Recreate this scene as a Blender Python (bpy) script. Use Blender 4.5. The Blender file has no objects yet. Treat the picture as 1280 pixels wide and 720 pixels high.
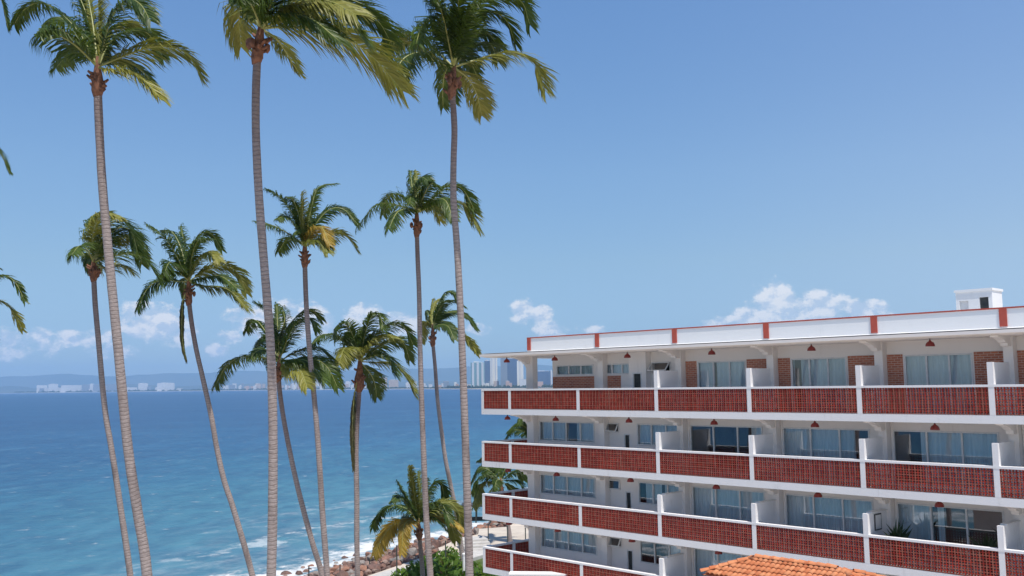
import bpy, bmesh, math, random
from mathutils import Vector, Matrix, noise

random.seed(7)
SC = bpy.context.scene
COL = SC.collection
CZ = 18.0          # eye height above the sea
GZ = 2.8           # ground of the hotel garden
F = 1200.0         # focal length in photo pixels (1280 wide)
PITCH, ROLL = .1007, -.0136
cp, sp, cr, sr = math.cos(PITCH), math.sin(PITCH), math.cos(ROLL), math.sin(ROLL)
FW = Vector((0, cp, sp)); U0 = Vector((0, -sp, cp)); R0 = Vector((1, 0, 0))
RT = R0 * cr + U0 * sr
UP = U0 * cr - R0 * sr
EYE = Vector((0, 0, CZ))

def ray(px, py):
    return FW + RT * ((px - 640) / F) + UP * ((360 - py) / F)
def at(px, py, depth):            # point of the place seen at (px,py), given its depth
    return EYE + ray(px, py) * depth
def on_level(px, py, z):          # point of a level surface
    v = ray(px, py); return EYE + v * ((z - CZ) / v.z)

# ------------------------------------------------------------------ camera
cam = bpy.data.cameras.new("camera"); camo = bpy.data.objects.new("camera", cam); COL.objects.link(camo)
cam.sensor_width = 36; cam.lens = 36 * F / 1280; cam.clip_start = .5; cam.clip_end = 80000
m = Matrix.Identity(4)
for i in range(3):
    m[i][0], m[i][1], m[i][2], m[i][3] = RT[i], UP[i], -FW[i], EYE[i]
camo.matrix_world = m
SC.camera = camo
SC.render.resolution_x, SC.render.resolution_y = 1024, 576

# ------------------------------------------------------------------ helpers
def tag(o, label=None, cat=None, group=None, kind=None):
    if label: o["label"] = label
    if cat: o["category"] = cat
    if group: o["group"] = group
    if kind: o["kind"] = kind
    return o

class MB:
    """collects shapes, builds ONE mesh object"""
    def __init__(s): s.v = []; s.f = []; s.mi = []; s.tint = []
    def face(s, idx, mi=0): s.f.append(idx); s.mi.append(mi)
    def add(s, vs, fs, mi=0, tint=0.5):
        b = len(s.v); s.v += [tuple(v) for v in vs]; s.tint += [tint] * len(vs)
        for f in fs: s.f.append([b + i for i in f]); s.mi.append(mi)
    def box(s, x0, x1, y0, y1, z0, z1, mi=0):
        vs = [(x0,y0,z0),(x1,y0,z0),(x1,y1,z0),(x0,y1,z0),(x0,y0,z1),(x1,y0,z1),(x1,y1,z1),(x0,y1,z1)]
        s.add(vs, [(0,3,2,1),(4,5,6,7),(0,1,5,4),(1,2,6,5),(2,3,7,6),(3,0,4,7)], mi)
    def prism_x(s, prof, x0, x1, mi=0):     # profile of (y,z), extruded along x
        n = len(prof)
        vs = [(x0,y,z) for y,z in prof] + [(x1,y,z) for y,z in prof]
        s.add(vs, [list(range(n))[::-1], [n+i for i in range(n)]] + [(i,(i+1)%n,n+(i+1)%n,n+i) for i in range(n)], mi)
    def prism_y(s, prof, y0, y1, mi=0):     # profile of (x,z), extruded along y
        n = len(prof)
        vs = [(x,y0,z) for x,z in prof] + [(x,y1,z) for x,z in prof]
        s.add(vs, [list(range(n)), [n+i for i in range(n)][::-1]] + [(i,n+i,n+(i+1)%n,(i+1)%n) for i in range(n)], mi)
    def tube(s, pts, rads, n=8, mi=0, caps=True, tint=.5):
        b = len(s.v); k = len(pts); X = None
        for i in range(k):
            t = (pts[min(i+1,k-1)] - pts[max(i-1,0)]).normalized()
            if X is None: X = t.orthogonal().normalized()
            X = (X - t * X.dot(t)).normalized()
            Y = t.cross(X)
            for j in range(n):
                a = 2*math.pi*j/n
                s.v.append(tuple(pts[i] + (X*math.cos(a) + Y*math.sin(a)) * rads[i])); s.tint.append(tint)
        for i in range(k-1):
            for j in range(n):
                s.f.append([b+i*n+j, b+i*n+(j+1)%n, b+(i+1)*n+(j+1)%n, b+(i+1)*n+j]); s.mi.append(mi)
        if caps:
            s.f.append([b+j for j in range(n)][::-1]); s.mi.append(mi)
            s.f.append([b+(k-1)*n+j for j in range(n)]); s.mi.append(mi)
    def lathe(s, prof, c=(0,0,0), n=16, mi=0):   # (r,z)
        b = len(s.v)
        for r, z in prof:
            for j in range(n):
                a = 2*math.pi*j/n; s.v.append((c[0]+r*math.cos(a), c[1]+r*math.sin(a), c[2]+z)); s.tint.append(.5)
        for i in range(len(prof)-1):
            for j in range(n):
                s.f.append([b+i*n+j, b+i*n+(j+1)%n, b+(i+1)*n+(j+1)%n, b+(i+1)*n+j]); s.mi.append(mi)
    def mesh(s, name, mats, smooth=False):
        me = bpy.data.meshes.new(name); me.from_pydata(s.v, [], s.f)
        for mm in (mats if isinstance(mats, (list, tuple)) else [mats]): me.materials.append(mm)
        me.polygons.foreach_set("material_index", s.mi)
        if smooth: me.polygons.foreach_set("use_smooth", [True]*len(s.f))
        a = me.attributes.new("tint", 'FLOAT', 'POINT'); a.data.foreach_set("value", s.tint)
        me.update(); return me
    def build(s, name, mats, parent=None, smooth=False, loc=None):
        return link(name, s.mesh(name, mats, smooth), parent, loc)

def link(name, data, parent=None, loc=None):
    o = bpy.data.objects.new(name, data); COL.objects.link(o)
    if parent: o.parent = parent
    if loc is not None: o.location = loc
    return o
def empty(name, loc=(0,0,0), rz=0, parent=None):
    o = bpy.data.objects.new(name, None); COL.objects.link(o); o.location = loc; o.rotation_euler = (0,0,rz)
    o.empty_display_size = .3
    if parent: o.parent = parent
    return o
def copy_tree(o, parent=None):
    c = o.copy(); COL.objects.link(c); c.parent = parent
    for ch in list(o.children): copy_tree(ch, c)
    return c

# ------------------------------------------------------------------ materials
class NT:
    def __init__(s, tree): s.t = tree; s.n = tree.nodes; s.l = tree.links
    def node(s, ty, **kw):
        n = s.n.new(ty)
        for k, v in kw.items(): setattr(n, k, v)
        return n
    def val(s, inp, v):
        if isinstance(v, bpy.types.NodeSocket): s.l.new(v, inp)
        elif v is not None: inp.default_value = v
    def math(s, op, a, b=None, c=None, clamp=False):
        n = s.node('ShaderNodeMath', operation=op, use_clamp=clamp)
        s.val(n.inputs[0], a); s.val(n.inputs[1], b)
        if c is not None: s.val(n.inputs[2], c)
        return n.outputs[0]
    def smooth(s, v, lo, hi, a=0., b=1.):
        n = s.node('ShaderNodeMapRange', interpolation_type='SMOOTHSTEP')
        s.val(n.inputs[0], v); s.val(n.inputs[1], lo); s.val(n.inputs[2], hi); s.val(n.inputs[3], a); s.val(n.inputs[4], b)
        return n.outputs[0]
    def mix(s, f, a, b, blend='MIX'):
        n = s.node('ShaderNodeMix', data_type='RGBA', blend_type=blend)
        s.val(n.inputs[0], f); s.val(n.inputs[6], a if isinstance(a, bpy.types.NodeSocket) else (*a, 1)); s.val(n.inputs[7], b if isinstance(b, bpy.types.NodeSocket) else (*b, 1))
        return n.outputs[2]
    def noise(s, vec, scale, detail=4, rough=.55, dims='3D', out=0):
        n = s.node('ShaderNodeTexNoise', noise_dimensions=dims)
        s.val(n.inputs['Vector'], vec); n.inputs['Scale'].default_value = scale; n.inputs['Detail'].default_value = detail; n.inputs['Roughness'].default_value = rough
        return n.outputs[out]
    def mapping(s, vec, scale=(1,1,1), loc=(0,0,0), rot=(0,0,0)):
        n = s.node('ShaderNodeMapping'); s.val(n.inputs[0], vec)
        n.inputs['Scale'].default_value = scale; n.inputs['Location'].default_value = loc; n.inputs['Rotation'].default_value = rot
        return n.outputs[0]
    def bump(s, h, strength=.3, dist=.02):
        n = s.node('ShaderNodeBump'); s.val(n.inputs['Height'], h); n.inputs['Strength'].default_value = strength; n.inputs['Distance'].default_value = dist
        return n.outputs[0]

def new_mat(name):
    ma = bpy.data.materials.new(name); ma.use_nodes = True
    t = NT(ma.node_tree); b = t.n["Principled BSDF"]
    return ma, t, b
def pos(t): return t.node('ShaderNodeNewGeometry').outputs['Position']
def objc(t): return t.node('ShaderNodeTexCoord').outputs['Object']

def mat_noise(name, c1, c2, scale=3, rough=.8, bump=.0, bscale=40, spec=.3, stretch=(1,1,1), detail=5):
    ma, t, b = new_mat(name)
    v = t.mapping(objc(t), stretch)
    n = t.noise(v, scale, detail, .6)
    t.l.new(t.mix(t.smooth(n, .3, .7), c1, c2), b.inputs['Base Color'])
    b.inputs['Roughness'].default_value = rough; b.inputs['Specular IOR Level'].default_value = spec
    if bump: t.l.new(t.bump(t.noise(v, bscale, 4), bump, .02), b.inputs['Normal'])
    return ma

# white painted masonry with faint rain stains
def mat_white(name, base, dirt, amount=.5, lines=False):
    ma, t, b = new_mat(name)
    o = objc(t)
    n1 = t.noise(o, 1.3, 6, .65)
    st = t.noise(t.mapping(o, (7, 7, .5)), 1.0, 4, .6)
    f = t.math('MULTIPLY', t.smooth(n1, .45, .8), t.smooth(st, .45, .75))
    f = t.math('MULTIPLY', f, amount)
    c = t.mix(f, base, dirt)
    h = t.noise(o, 60, 3)
    if lines:
        w = t.node('ShaderNodeTexWave', bands_direction='Z', wave_profile='SAW'); t.l.new(o, w.inputs[0]); w.inputs['Scale'].default_value = 1.55
        w.inputs['Distortion'].default_value = .25; w.inputs['Detail'].default_value = 2
        ln = t.smooth(w.outputs[1], .86, 1.0)
        br = t.noise(t.mapping(o, (.8, .8, 7)), 1.5, 3)
        c = t.mix(t.math('MULTIPLY', t.math('MULTIPLY', ln, t.smooth(br, .35, .65)), .3), c, (.55, .57, .6))
        h = t.math('ADD', t.math('MULTIPLY', h, .3), t.math('MULTIPLY', w.outputs[1], .7))
    t.l.new(c, b.inputs['Base Color'])
    b.inputs['Roughness'].default_value = .75; b.inputs['Specular IOR Level'].default_value = .25
    t.l.new(t.bump(h, .25, .008), b.inputs['Normal'])
    return ma
M_white = mat_white('white_paint', (.82, .81, .81), (.46, .43, .40), .75)
M_wall = mat_white('white_wall_paint', (.84, .785, .745), (.60, .54, .50), .5)
M_par = mat_white('parapet_paint', (.775, .77, .76), (.5, .5, .5), .35, lines=True)
M_alu = mat_noise('window_frame_paint', (.72, .71, .70), (.64, .63, .62), 6, .5, spec=.5)
M_red = mat_noise('red_trim_paint', (.44, .085, .055), (.36, .07, .05), 2.5, .7, .15)
def mat_clay(name, c1, c2, c3):
    ma, t, b = new_mat(name)
    o = objc(t); r = t.node('ShaderNodeObjectInfo').outputs['Random']
    vv = t.node('ShaderNodeVectorMath', operation='ADD'); t.l.new(o, vv.inputs[0])
    cx = t.node('ShaderNodeCombineXYZ'); t.l.new(t.math('MULTIPLY', r, 37), cx.inputs[0]); t.l.new(cx.outputs[0], vv.inputs[1]); o2 = vv.outputs[0]
    wn = t.node('ShaderNodeTexWhiteNoise', noise_dimensions='3D'); fl = t.node('ShaderNodeVectorMath', operation='FLOOR'); t.l.new(t.mapping(o2, (1/.213, 1, 1/.191)), fl.inputs[0]); t.l.new(fl.outputs[0], wn.inputs[0])
    c = t.mix(t.smooth(t.math('ADD', t.math('MULTIPLY', wn.outputs[0], .5), t.math('MULTIPLY', t.noise(o2, 2.2, 5), .5)), .3, .7), c1, c2)
    c = t.mix(t.smooth(t.noise(t.mapping(o2, (1.2, 1, .5)), 1, 5, .65), .52, .78, 0, .55), c, c3)
    c = t.mix(t.math('MULTIPLY', r, .25), c, c2)
    t.l.new(c, b.inputs['Base Color']); b.inputs['Roughness'].default_value = .88; b.inputs['Specular IOR Level'].default_value = .2
    return ma
M_clay = mat_clay('clay_lattice', (.43, .058, .038), (.28, .036, .026), (.43, .14, .10))
M_mortar = mat_clay('lattice_mortar', (.40, .135, .095), (.31, .095, .068), (.46, .24, .18))
M_lamp = mat_noise('lamp_enamel', (.26, .03, .02), (.2, .025, .02), 6, .45, spec=.5)
M_black = mat_noise('dark_metal', (.03, .035, .035), (.06, .06, .055), 8, .5)
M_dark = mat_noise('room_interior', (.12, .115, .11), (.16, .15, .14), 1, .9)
M_floor = mat_noise('terracotta_floor', (.30, .15, .10), (.25, .12, .08), 3, .7)

def mat_brick(name):
    ma, t, b = new_mat(name)
    v = t.mapping(objc(t), (1,1,1), rot=(math.pi/2, 0, 0))
    br = t.node('ShaderNodeTexBrick', offset=.5); t.l.new(v, br.inputs['Vector'])
    br.inputs['Scale'].default_value = 1; br.inputs['Brick Width'].default_value = .26; br.inputs['Row Height'].default_value = .088
    br.inputs['Mortar Size'].default_value = .011; br.inputs['Mortar Smooth'].default_value = .2; br.inputs['Bias'].default_value = -.1
    br.inputs['Color1'].default_value = (.50, .165, .085, 1); br.inputs['Color2'].default_value = (.31, .085, .05, 1); br.inputs['Mortar'].default_value = (.55, .42, .36, 1)
    c = t.mix(t.math('MULTIPLY', t.noise(objc(t), 2.2, 5), .35), br.outputs[0], (.50, .22, .13))
    t.l.new(c, b.inputs['Base Color']); b.inputs['Roughness'].default_value = .9
    t.l.new(t.bump(t.math('SUBTRACT', 1, br.outputs[1]), .6, .01), b.inputs['Normal'])
    return ma
M_brick = mat_brick('red_brick')

def mat_glass(name):
    ma, t, b = new_mat(name)
    t.n.remove(b); out = t.n['Material Output']
    fr = t.node('ShaderNodeFresnel'); fr.inputs[0].default_value = 1.5
    tr = t.node('ShaderNodeBsdfTransparent'); tr.inputs[0].default_value = (.80, .88, .91, 1)
    gl = t.node('ShaderNodeBsdfGlossy'); gl.inputs['Roughness'].default_value = .02; gl.inputs[0].default_value = (.95, .97, 1, 1)
    mx = t.node('ShaderNodeMixShader'); t.l.new(t.math('ADD', t.math('MULTIPLY', fr.outputs[0], 1.3), .11, clamp=True), mx.inputs[0])
    t.l.new(tr.outputs[0], mx.inputs[1]); t.l.new(gl.outputs[0], mx.inputs[2]); t.l.new(mx.outputs[0], out.inputs[0])
    return ma
M_glass = mat_glass('window_glass')
def mat_curtain():
    ma, t, b = new_mat('curtain_cloth')
    n = t.noise(t.mapping(objc(t), (9, 9, .2)), 1, 3)
    t.l.new(t.mix(t.smooth(n, .35, .65), (.70, .74, .77), (.85, .88, .89)), b.inputs['Base Color'])
    b.inputs['Roughness'].default_value = .95; b.inputs['Specular IOR Level'].default_value = .1
    return ma
M_curtain = mat_curtain()

def mat_trunk(name, c1, c2, dark):
    ma, t, b = new_mat(name)
    o = objc(t)
    a = t.node('ShaderNodeAttribute', attribute_name='tint'); h = a.outputs['Fac']      # distance along the trunk (m)
    n = t.noise(o, 16, 5, .65); big = t.noise(t.mapping(o, (1.5, 1.5, .5)), 1, 4); wv = t.noise(t.mapping(o, (2.2, 2.2, .8)), 1, 3)
    fine = t.noise(t.mapping(o, (5, 5, 38)), 1, 4, .6)
    ph = t.math('ADD', t.math('MULTIPLY', h, 1/.125), t.math('ADD', t.math('MULTIPLY', wv, 1.6), t.math('MULTIPLY', n, .25)))
    fr = t.math('FRACT', ph)
    ring = t.math('MULTIPLY', t.smooth(fr, .0, .30), t.smooth(fr, 1.0, .86))
    c = t.mix(t.smooth(t.math('ADD', t.math('MULTIPLY', fine, .6), t.math('MULTIPLY', n, .4)), .36, .64), c1, c2)
    c = t.mix(t.math('MULTIPLY', t.math('MULTIPLY', t.math('SUBTRACT', 1, ring), t.smooth(n, .3, .62)), .62), c, dark)
    c = t.mix(t.math('MULTIPLY', t.smooth(big, .5, .72), .6), c, dark)
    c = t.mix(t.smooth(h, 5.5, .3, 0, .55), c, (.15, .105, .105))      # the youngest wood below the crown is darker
    t.l.new(c, b.inputs['Base Color']); b.inputs['Roughness'].default_value = .95; b.inputs['Specular IOR Level'].default_value = .1
    t.l.new(t.bump(t.math('ADD', t.math('MULTIPLY', fine, .8), t.math('MULTIPLY', ring, .5)), .8, .025), b.inputs['Normal'])
    return ma
M_trunk = mat_trunk('palm_bark', (.26, .215, .20), (.43, .365, .34), (.12, .095, .09))
M_boot = mat_noise('palm_fibre', (.27, .125, .075), (.11, .055, .04), 7, .95, .5, 30)

def mat_leaf(name, c1, c2, trans):
    ma, t, b = new_mat(name)
    out = t.n['Material Output']
    a = t.node('ShaderNodeAttribute', attribute_name='tint')
    oi = t.node('ShaderNodeObjectInfo')
    f = t.math('ADD', t.math('MULTIPLY', a.outputs['Fac'], .6), t.math('MULTIPLY', oi.outputs['Random'], .45), clamp=True)
    c = t.mix(f, c1, c2)
    t.l.new(c, b.inputs['Base Color']); b.inputs['Roughness'].default_value = .45; b.inputs['Specular IOR Level'].default_value = .36
    tl = t.node('ShaderNodeBsdfTranslucent'); t.l.new(t.mix(.5, c, trans), tl.inputs[0])
    mx = t.node('ShaderNodeMixShader'); mx.inputs[0].default_value = .3
    t.l.new(b.outputs[0], mx.inputs[1]); t.l.new(tl.outputs[0], mx.inputs[2]); t.l.new(mx.outputs[0], out.inputs[0])
    return ma
M_leaf = mat_leaf('palm_leaf', (.019, .048, .009), (.098, .150, .022), (.18, .23, .016))
M_leafy = mat_leaf('palm_leaf_yellowing', (.075, .105, .014), (.32, .30, .06), (.34, .33, .03))
M_gold = mat_leaf('palm_leaf_golden', (.24, .165, .025), (.56, .38, .06), (.5, .34, .03))
M_dead = mat_leaf('palm_leaf_old', (.055, .075, .03), (.12, .10, .04), (.12, .1, .03))
M_rachis = mat_noise('palm_midrib', (.24, .27, .07), (.34, .33, .12), 5, .5, spec=.4)
M_shrub = mat_leaf('shrub_leaf', (.045, .11, .014), (.17, .27, .035), (.22, .32, .03))

# ------------------------------------------------------------------ sky, sun
SUN_EL, SUN_AZ = math.radians(66), math.radians(157)      # azimuth measured from +Y (the view) clockwise
sd = Vector((math.cos(SUN_EL)*math.sin(SUN_AZ), math.cos(SUN_EL)*math.cos(SUN_AZ), math.sin(SUN_EL)))
sl = bpy.data.lights.new('sun', 'SUN'); sl.energy = 4.8; sl.angle = math.radians(.53); sl.color = (1, .95, .88)
so = bpy.data.objects.new('sun', sl); COL.objects.link(so)
so.rotation_euler = (-sd).to_track_quat('-Z', 'Y').to_euler(); so.location = (0, -20, 60)

W = bpy.data.worlds.new("World"); SC.world = W; W.use_nodes = True
t = NT(W.node_tree); bg = t.n['Background']
sky = t.node('ShaderNodeTexSky', sky_type='NISHITA'); sky.sun_disc = False
sky.sun_elevation = SUN_EL; sky.sun_rotation = SUN_AZ
sky.altitude = 0; sky.air_density = 1.0; sky.dust_density = .25; sky.ozone_density = 2.6
gen = t.node('ShaderNodeTexCoord').outputs['Generated']
sx = t.node('ShaderNodeSeparateXYZ'); t.l.new(gen, sx.inputs[0])
az = t.math('ARCTAN2', sx.outputs[0], sx.outputs[1]); el = t.math('ARCSINE', sx.outputs[2])
cb = t.node('ShaderNodeCombineXYZ'); t.l.new(az, cb.inputs[0]); t.l.new(t.math('MULTIPLY', el, 1.35), cb.inputs[1])
V2 = cb.outputs[0]
n_big = t.noise(V2, 42, 7, .62); n_fine = t.noise(V2, 120, 5, .6)
cbu = t.node('ShaderNodeVectorMath', operation='ADD'); t.l.new(V2, cbu.inputs[0]); cbu.inputs[1].default_value = (-.004, .009, 0)
n_up = t.noise(cbu.outputs[0], 42, 7, .62)
# (px, py, half width, half height, weight) of each cumulus, turned into sky directions
CL = [(15,432,40,14,.75),(50,422,14,9,.8),(104,421,28,9,.75),(188,402,30,20,1.0),(215,412,24,16,.95),(152,437,18,8,.7),(128,444,12,7,.55),(272,438,12,7,.75),(292,421,14,7,.75),
      (318,402,26,18,1.0),(352,398,40,20,1.05),(395,408,25,15,.9),(452,400,24,17,1.1),(492,406,30,14,1.0),(600,412,14,6,.5),
      (655,390,15,14,1.05),(676,394,12,13,1.05),(690,412,26,9,.8),(742,412,14,5,.55),
      (968,374,22,20,1.2),(950,392,24,16,1.05),(1022,386,27,22,1.2),(1000,398,40,14,1.0),(1080,386,20,9,1.05),(925,402,28,7,.85),(1150,392,40,6,.4)]
env = None
for px, py, hw, hh, wt in CL:
    v = ray(px, py).normalized(); a0 = math.atan2(v.x, v.y); e0 = math.asin(v.z)
    da = t.math('DIVIDE', t.math('SUBTRACT', az, a0), hw*1.14/F); de = t.math('DIVIDE', t.math('SUBTRACT', el, e0), hh*1.12/F)
    r2 = t.math('ADD', t.math('MULTIPLY', da, da), t.math('MULTIPLY', de, de))
    e = t.math('MULTIPLY', t.math('SUBTRACT', 1, t.math('MULTIPLY', r2, .62)), wt)
    env = e if env is None else t.math('SMOOTH_MAX', env, e, .25)
dens = t.math('ADD', t.math('MULTIPLY', env, .72), t.math('ADD', t.math('MULTIPLY', t.math('SUBTRACT', n_big, .5), 2.3), t.math('MULTIPLY', t.math('SUBTRACT', n_fine, .5), .7)))
cover = t.math('MULTIPLY', t.smooth(dens, .10, .58), .95)
lit = t.smooth(t.math('SUBTRACT', n_big, n_up), -.09, .10)
CLOUD_HI, CLOUD_LO = (9.3, 9.3, 9.3), (5.6, 6.7, 8.0)
ccol = t.mix(lit, CLOUD_LO, CLOUD_HI)
SKYTINT = (1.0, 1.0, 1.0)
hs = t.node('ShaderNodeHueSaturation'); hs.inputs['Saturation'].default_value = 1.12; hs.inputs['Value'].default_value = 1.0
t.l.new(sky.outputs[0], hs.inputs['Color'])
rmp = t.node('ShaderNodeValToRGB'); cr_ = rmp.color_ramp; t.l.new(sx.outputs[2], rmp.inputs[0])     # the camera's clear, flat blue: balance by elevation
STOPS = ((0.0, (.60,.77,1.08)), (.06, (.74,.86,1.07)), (.125, (1.04,1.06,1.08)), (.215, (1.27,1.27,1.27)), (.375, (1.40,1.45,1.52)), (.6, (1.3,1.36,1.42)), (1.0, (1.1,1.1,1.1)))
cr_.elements[0].position = 0; cr_.elements[0].color = (*STOPS[0][1], 1); cr_.elements[1].position = 1; cr_.elements[1].color = (*STOPS[-1][1], 1)
for p_, c_ in STOPS[1:-1]:
    e_ = cr_.elements.new(p_); e_.color = (*c_, 1)
skyc = t.mix(1.0, hs.outputs[0], rmp.outputs[0], 'MULTIPLY')
skyc = t.mix(t.smooth(az, .02, .60), skyc, t.mix(1.0, skyc, (1.32, 1.14, 1.07), 'MULTIPLY'))      # paler towards the sun's side
t.l.new(t.mix(cover, skyc, ccol), bg.inputs[0])
bg.inputs[1].default_value = .10

# ------------------------------------------------------------------ the setting: sea, land, far coast
shore_px = [(347,719),(377,711),(390,704),(415,699),(446,690),(480,685),(524,676),(550,669),(572,663),(600,655)]
shore = [on_level(x, y, .6) for x, y in shore_px]
sdir = (shore[-1] - shore[0]).normalized()
d0 = (shore[0] - shore[4]).normalized()
shore = [shore[0] + d0*170, shore[0] + d0*90, shore[0] + d0*40, shore[0] + d0*15] + shore + [Vector((8,150,.6)), Vector((40,185,.6)), Vector((120,260,.6)), Vector((400,420,.6))]
shore = [Vector((p.x, p.y, 0)) for p in shore]
def inland(i):
    a = shore[max(i-1,0)]; b = shore[min(i+1,len(shore)-1)]
    tt = (b-a).normalized(); return Vector((tt.y, -tt.x, 0))
BAND = [14.5]*6 + [14.0, 13.5, 13, 12, 11.5, 10.5, 8, 6] + [6]*(len(shore)-14)
IN = [shore[i] + inland(i)*BAND[i] for i in range(len(shore))]

def mat_sea():
    ma, t, b = new_mat('sea_water')
    p = pos(t)
    s = t.node('ShaderNodeSeparateXYZ'); t.l.new(p, s.inputs[0])
    A = shore[4]; B = shore[12]; tt = (B-A).normalized(); nn = Vector((-tt.y, tt.x, 0))     # seaward normal of the shoreline
    ds = t.math('ADD', t.math('MULTIPLY', s.outputs[0], nn.x), t.math('ADD', t.math('MULTIPLY', s.outputs[1], nn.y), -A.dot(nn)))
    al = t.math('ADD', t.math('MULTIPLY', s.outputs[0], tt.x), t.math('MULTIPLY', s.outputs[1], tt.y))
    cbv = t.node('ShaderNodeCombineXYZ'); t.l.new(ds, cbv.inputs[0]); t.l.new(al, cbv.inputs[1]); sv = cbv.outputs[0]
    wob = t.noise(t.mapping(sv, (.02, .012, 1)), 1, 4); 
    dsw = t.math('ADD', ds, t.math('MULTIPLY', t.math('SUBTRACT', wob, .5), 60))
    ramp = t.node('ShaderNodeValToRGB'); r = ramp.color_ramp
    fd = t.math('DIVIDE', t.math('LOGARITHM', t.math('MAXIMUM', t.math('ADD', dsw, 12), 4), 10), 3.7)     # log distance to 5 km
    r.elements[0].position = .25; r.elements[0].color = (.125, .27, .30, 1)
    r.elements[1].position = 1.0; r.elements[1].color = (.012, .064, .165, 1)
    for ps, cc in ((.42, (.078, .225, .275, 1)), (.50, (.048, .175, .24, 1)), (.555, (.030, .138, .22, 1)), (.60, (.018, .10, .195, 1)), (.72, (.011, .068, .17, 1))):
        e = r.elements.new(ps); e.color = cc
    t.l.new(fd, ramp.inputs[0])
    c = ramp.outputs[0]
    band = t.noise(t.mapping(p, (.0016, .011, 1), rot=(0, 0, -.35)), 1, 5, .6)
    c = t.mix(t.math('MULTIPLY', t.smooth(band, .42, .7), .4), c, (.035, .16, .31))
    ca_ = t.smooth(t.noise(t.mapping(p, (.30, .13, 1), rot=(0, 0, -.25)), 1, 4, .6), .40, .62)
    cb_ = t.smooth(t.noise(t.mapping(p, (.075, .026, 1), rot=(0, 0, -.2)), 1, 5, .7), .42, .60)
    cc_ = t.smooth(t.noise(t.mapping(p, (.019, .0055, 1), rot=(0, 0, -.15)), 1, 6, .75), .42, .60)
    chop = t.math('ADD', t.math('MULTIPLY', ca_, .42), t.math('ADD', t.math('MULTIPLY', cb_, .36), t.math('MULTIPLY', cc_, .26)))
    c = t.mix(t.math('MULTIPLY', chop, .80), c, t.mix(.72, c, (.002, .035, .11)))
    lt_ = t.smooth(t.noise(t.mapping(p, (.11, .035, 1), loc=(5, 9, 0)), 1, 5, .7), .56, .72)
    c = t.mix(t.math('MULTIPLY', lt_, .22), c, (.16, .34, .42))
    # foam: three broken lines of surf parallel to the shore, thick wash on the rocks
    fn = t.noise(t.mapping(sv, (.34, .22, 1)), 1, 7, .72)
    fb = t.noise(t.mapping(sv, (.06, .028, 1), loc=(3, 1, 0)), 1, 4, .6)
    dw = t.math('ADD', ds, t.math('MULTIPLY', t.math('SUBTRACT', fb, .5), 22))
    def bandf(c0, w): return t.math('SUBTRACT', 1, t.math('DIVIDE', t.math('ABSOLUTE', t.math('SUBTRACT', dw, c0)), w), clamp=True)
    f1 = t.smooth(t.math('ADD', bandf(3, 8), t.math('MULTIPLY', t.math('SUBTRACT', fn, .5), 3.6)), .30, 1.05)
    f2 = t.smooth(t.math('ADD', t.math('MULTIPLY', bandf(18, 5), .75), t.math('MULTIPLY', t.math('SUBTRACT', fn, .5), 3.4)), .45, 1.0)
    f3 = t.smooth(t.math('ADD', t.math('MULTIPLY', bandf(33, 9), .7), t.math('MULTIPLY', t.math('SUBTRACT', fn, .5), 3.2)), .45, 1.0)
    wash = t.math('MULTIPLY', t.smooth(dw, 45, 0), t.smooth(fn, .40, .75, 0, .42))
    endf = t.smooth(s.outputs[0], -46, -30)
    foam = t.math('MAXIMUM', t.math('MAXIMUM', f1, t.math('MULTIPLY', t.math('MULTIPLY', f2, .5), endf)), t.math('MAXIMUM', t.math('MULTIPLY', t.math('MULTIPLY', f3, .22), endf), t.math('MULTIPLY', wash, endf)))
    c = t.mix(foam, c, (.70, .71, .70))
    t.l.new(c, b.inputs['Base Color'])
    b.inputs['IOR'].default_value = 1.33; b.inputs['Specular IOR Level'].default_value = .4
    t.l.new(t.math('ADD', t.math('MULTIPLY', foam, .5), .32), b.inputs['Roughness'])
    w1 = t.noise(t.mapping(p, (.22, .55, 1), rot=(0, 0, -.2)), 1, 6, .6)
    w2 = t.noise(t.mapping(p, (.035, .075, 1), rot=(0, 0, -.3)), 1, 3, .5)
    t.l.new(t.bump(t.math('ADD', t.math('MULTIPLY', w1, .6), t.math('ADD', w2, t.math('MULTIPLY', foam, .25))), .55, .9), b.inputs['Normal'])
    return ma
b_ = MB()
xs = [-21000, -4000, -800, -200, 0, 200, 800, 4000, 21000]; ys = [-300, 0, 60, 150, 400, 1200, 4000, 24500]
for y in ys:
    for x in xs: b_.v.append((x, y, 0)); b_.tint.append(.5)
nx = len(xs)
for j in range(len(ys)-1):
    for i in range(nx-1): b_.face([j*nx+i, j*nx+i+1, (j+1)*nx+i+1, (j+1)*nx+i])
tag(b_.build('sea', mat_sea()), kind='structure', label='blue bay water turning turquoise towards the rocks')

# rock slope, garden
M_soil = mat_noise('rock_rubble', (.26, .17, .13), (.13, .095, .08), 1.4, .95, 1.0, 5)
M_lawn = mat_noise('lawn', (.06, .10, .025), (.10, .13, .04), .8, .95, .6, 14)
M_sand = mat_noise('pale_terrace', (.60, .53, .44), (.50, .43, .36), .6, .95, .3, 20)
M_conc = mat_noise('pale_concrete', (.58, .55, .51), (.47, .45, .42), 1.5, .9, .3, 30)
b_ = MB(); n = len(shore); rows = 6
for i in range(n):
    iv = inland(i)
    for j in range(rows):
        f_ = j/(rows-1); q = shore[i] + iv*(-4 + (BAND[i]+4)*f_)
        zz = -1.5 + (GZ - .05 + 1.5)*min(1, f_*1.02)
        if 0 < j < rows-1: zz += .25*noise.noise(q*.3)
        b_.v.append((q.x, q.y, zz)); b_.tint.append(.5)
for i in range(n-1):
    for j in range(rows-1): b_.face([i*rows+j, i*rows+j+1, (i+1)*rows+j+1, (i+1)*rows+j])
tag(b_.build('shore', M_soil, smooth=True), kind='structure', label='rubble slope below the boulders')
b_ = MB()
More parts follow.
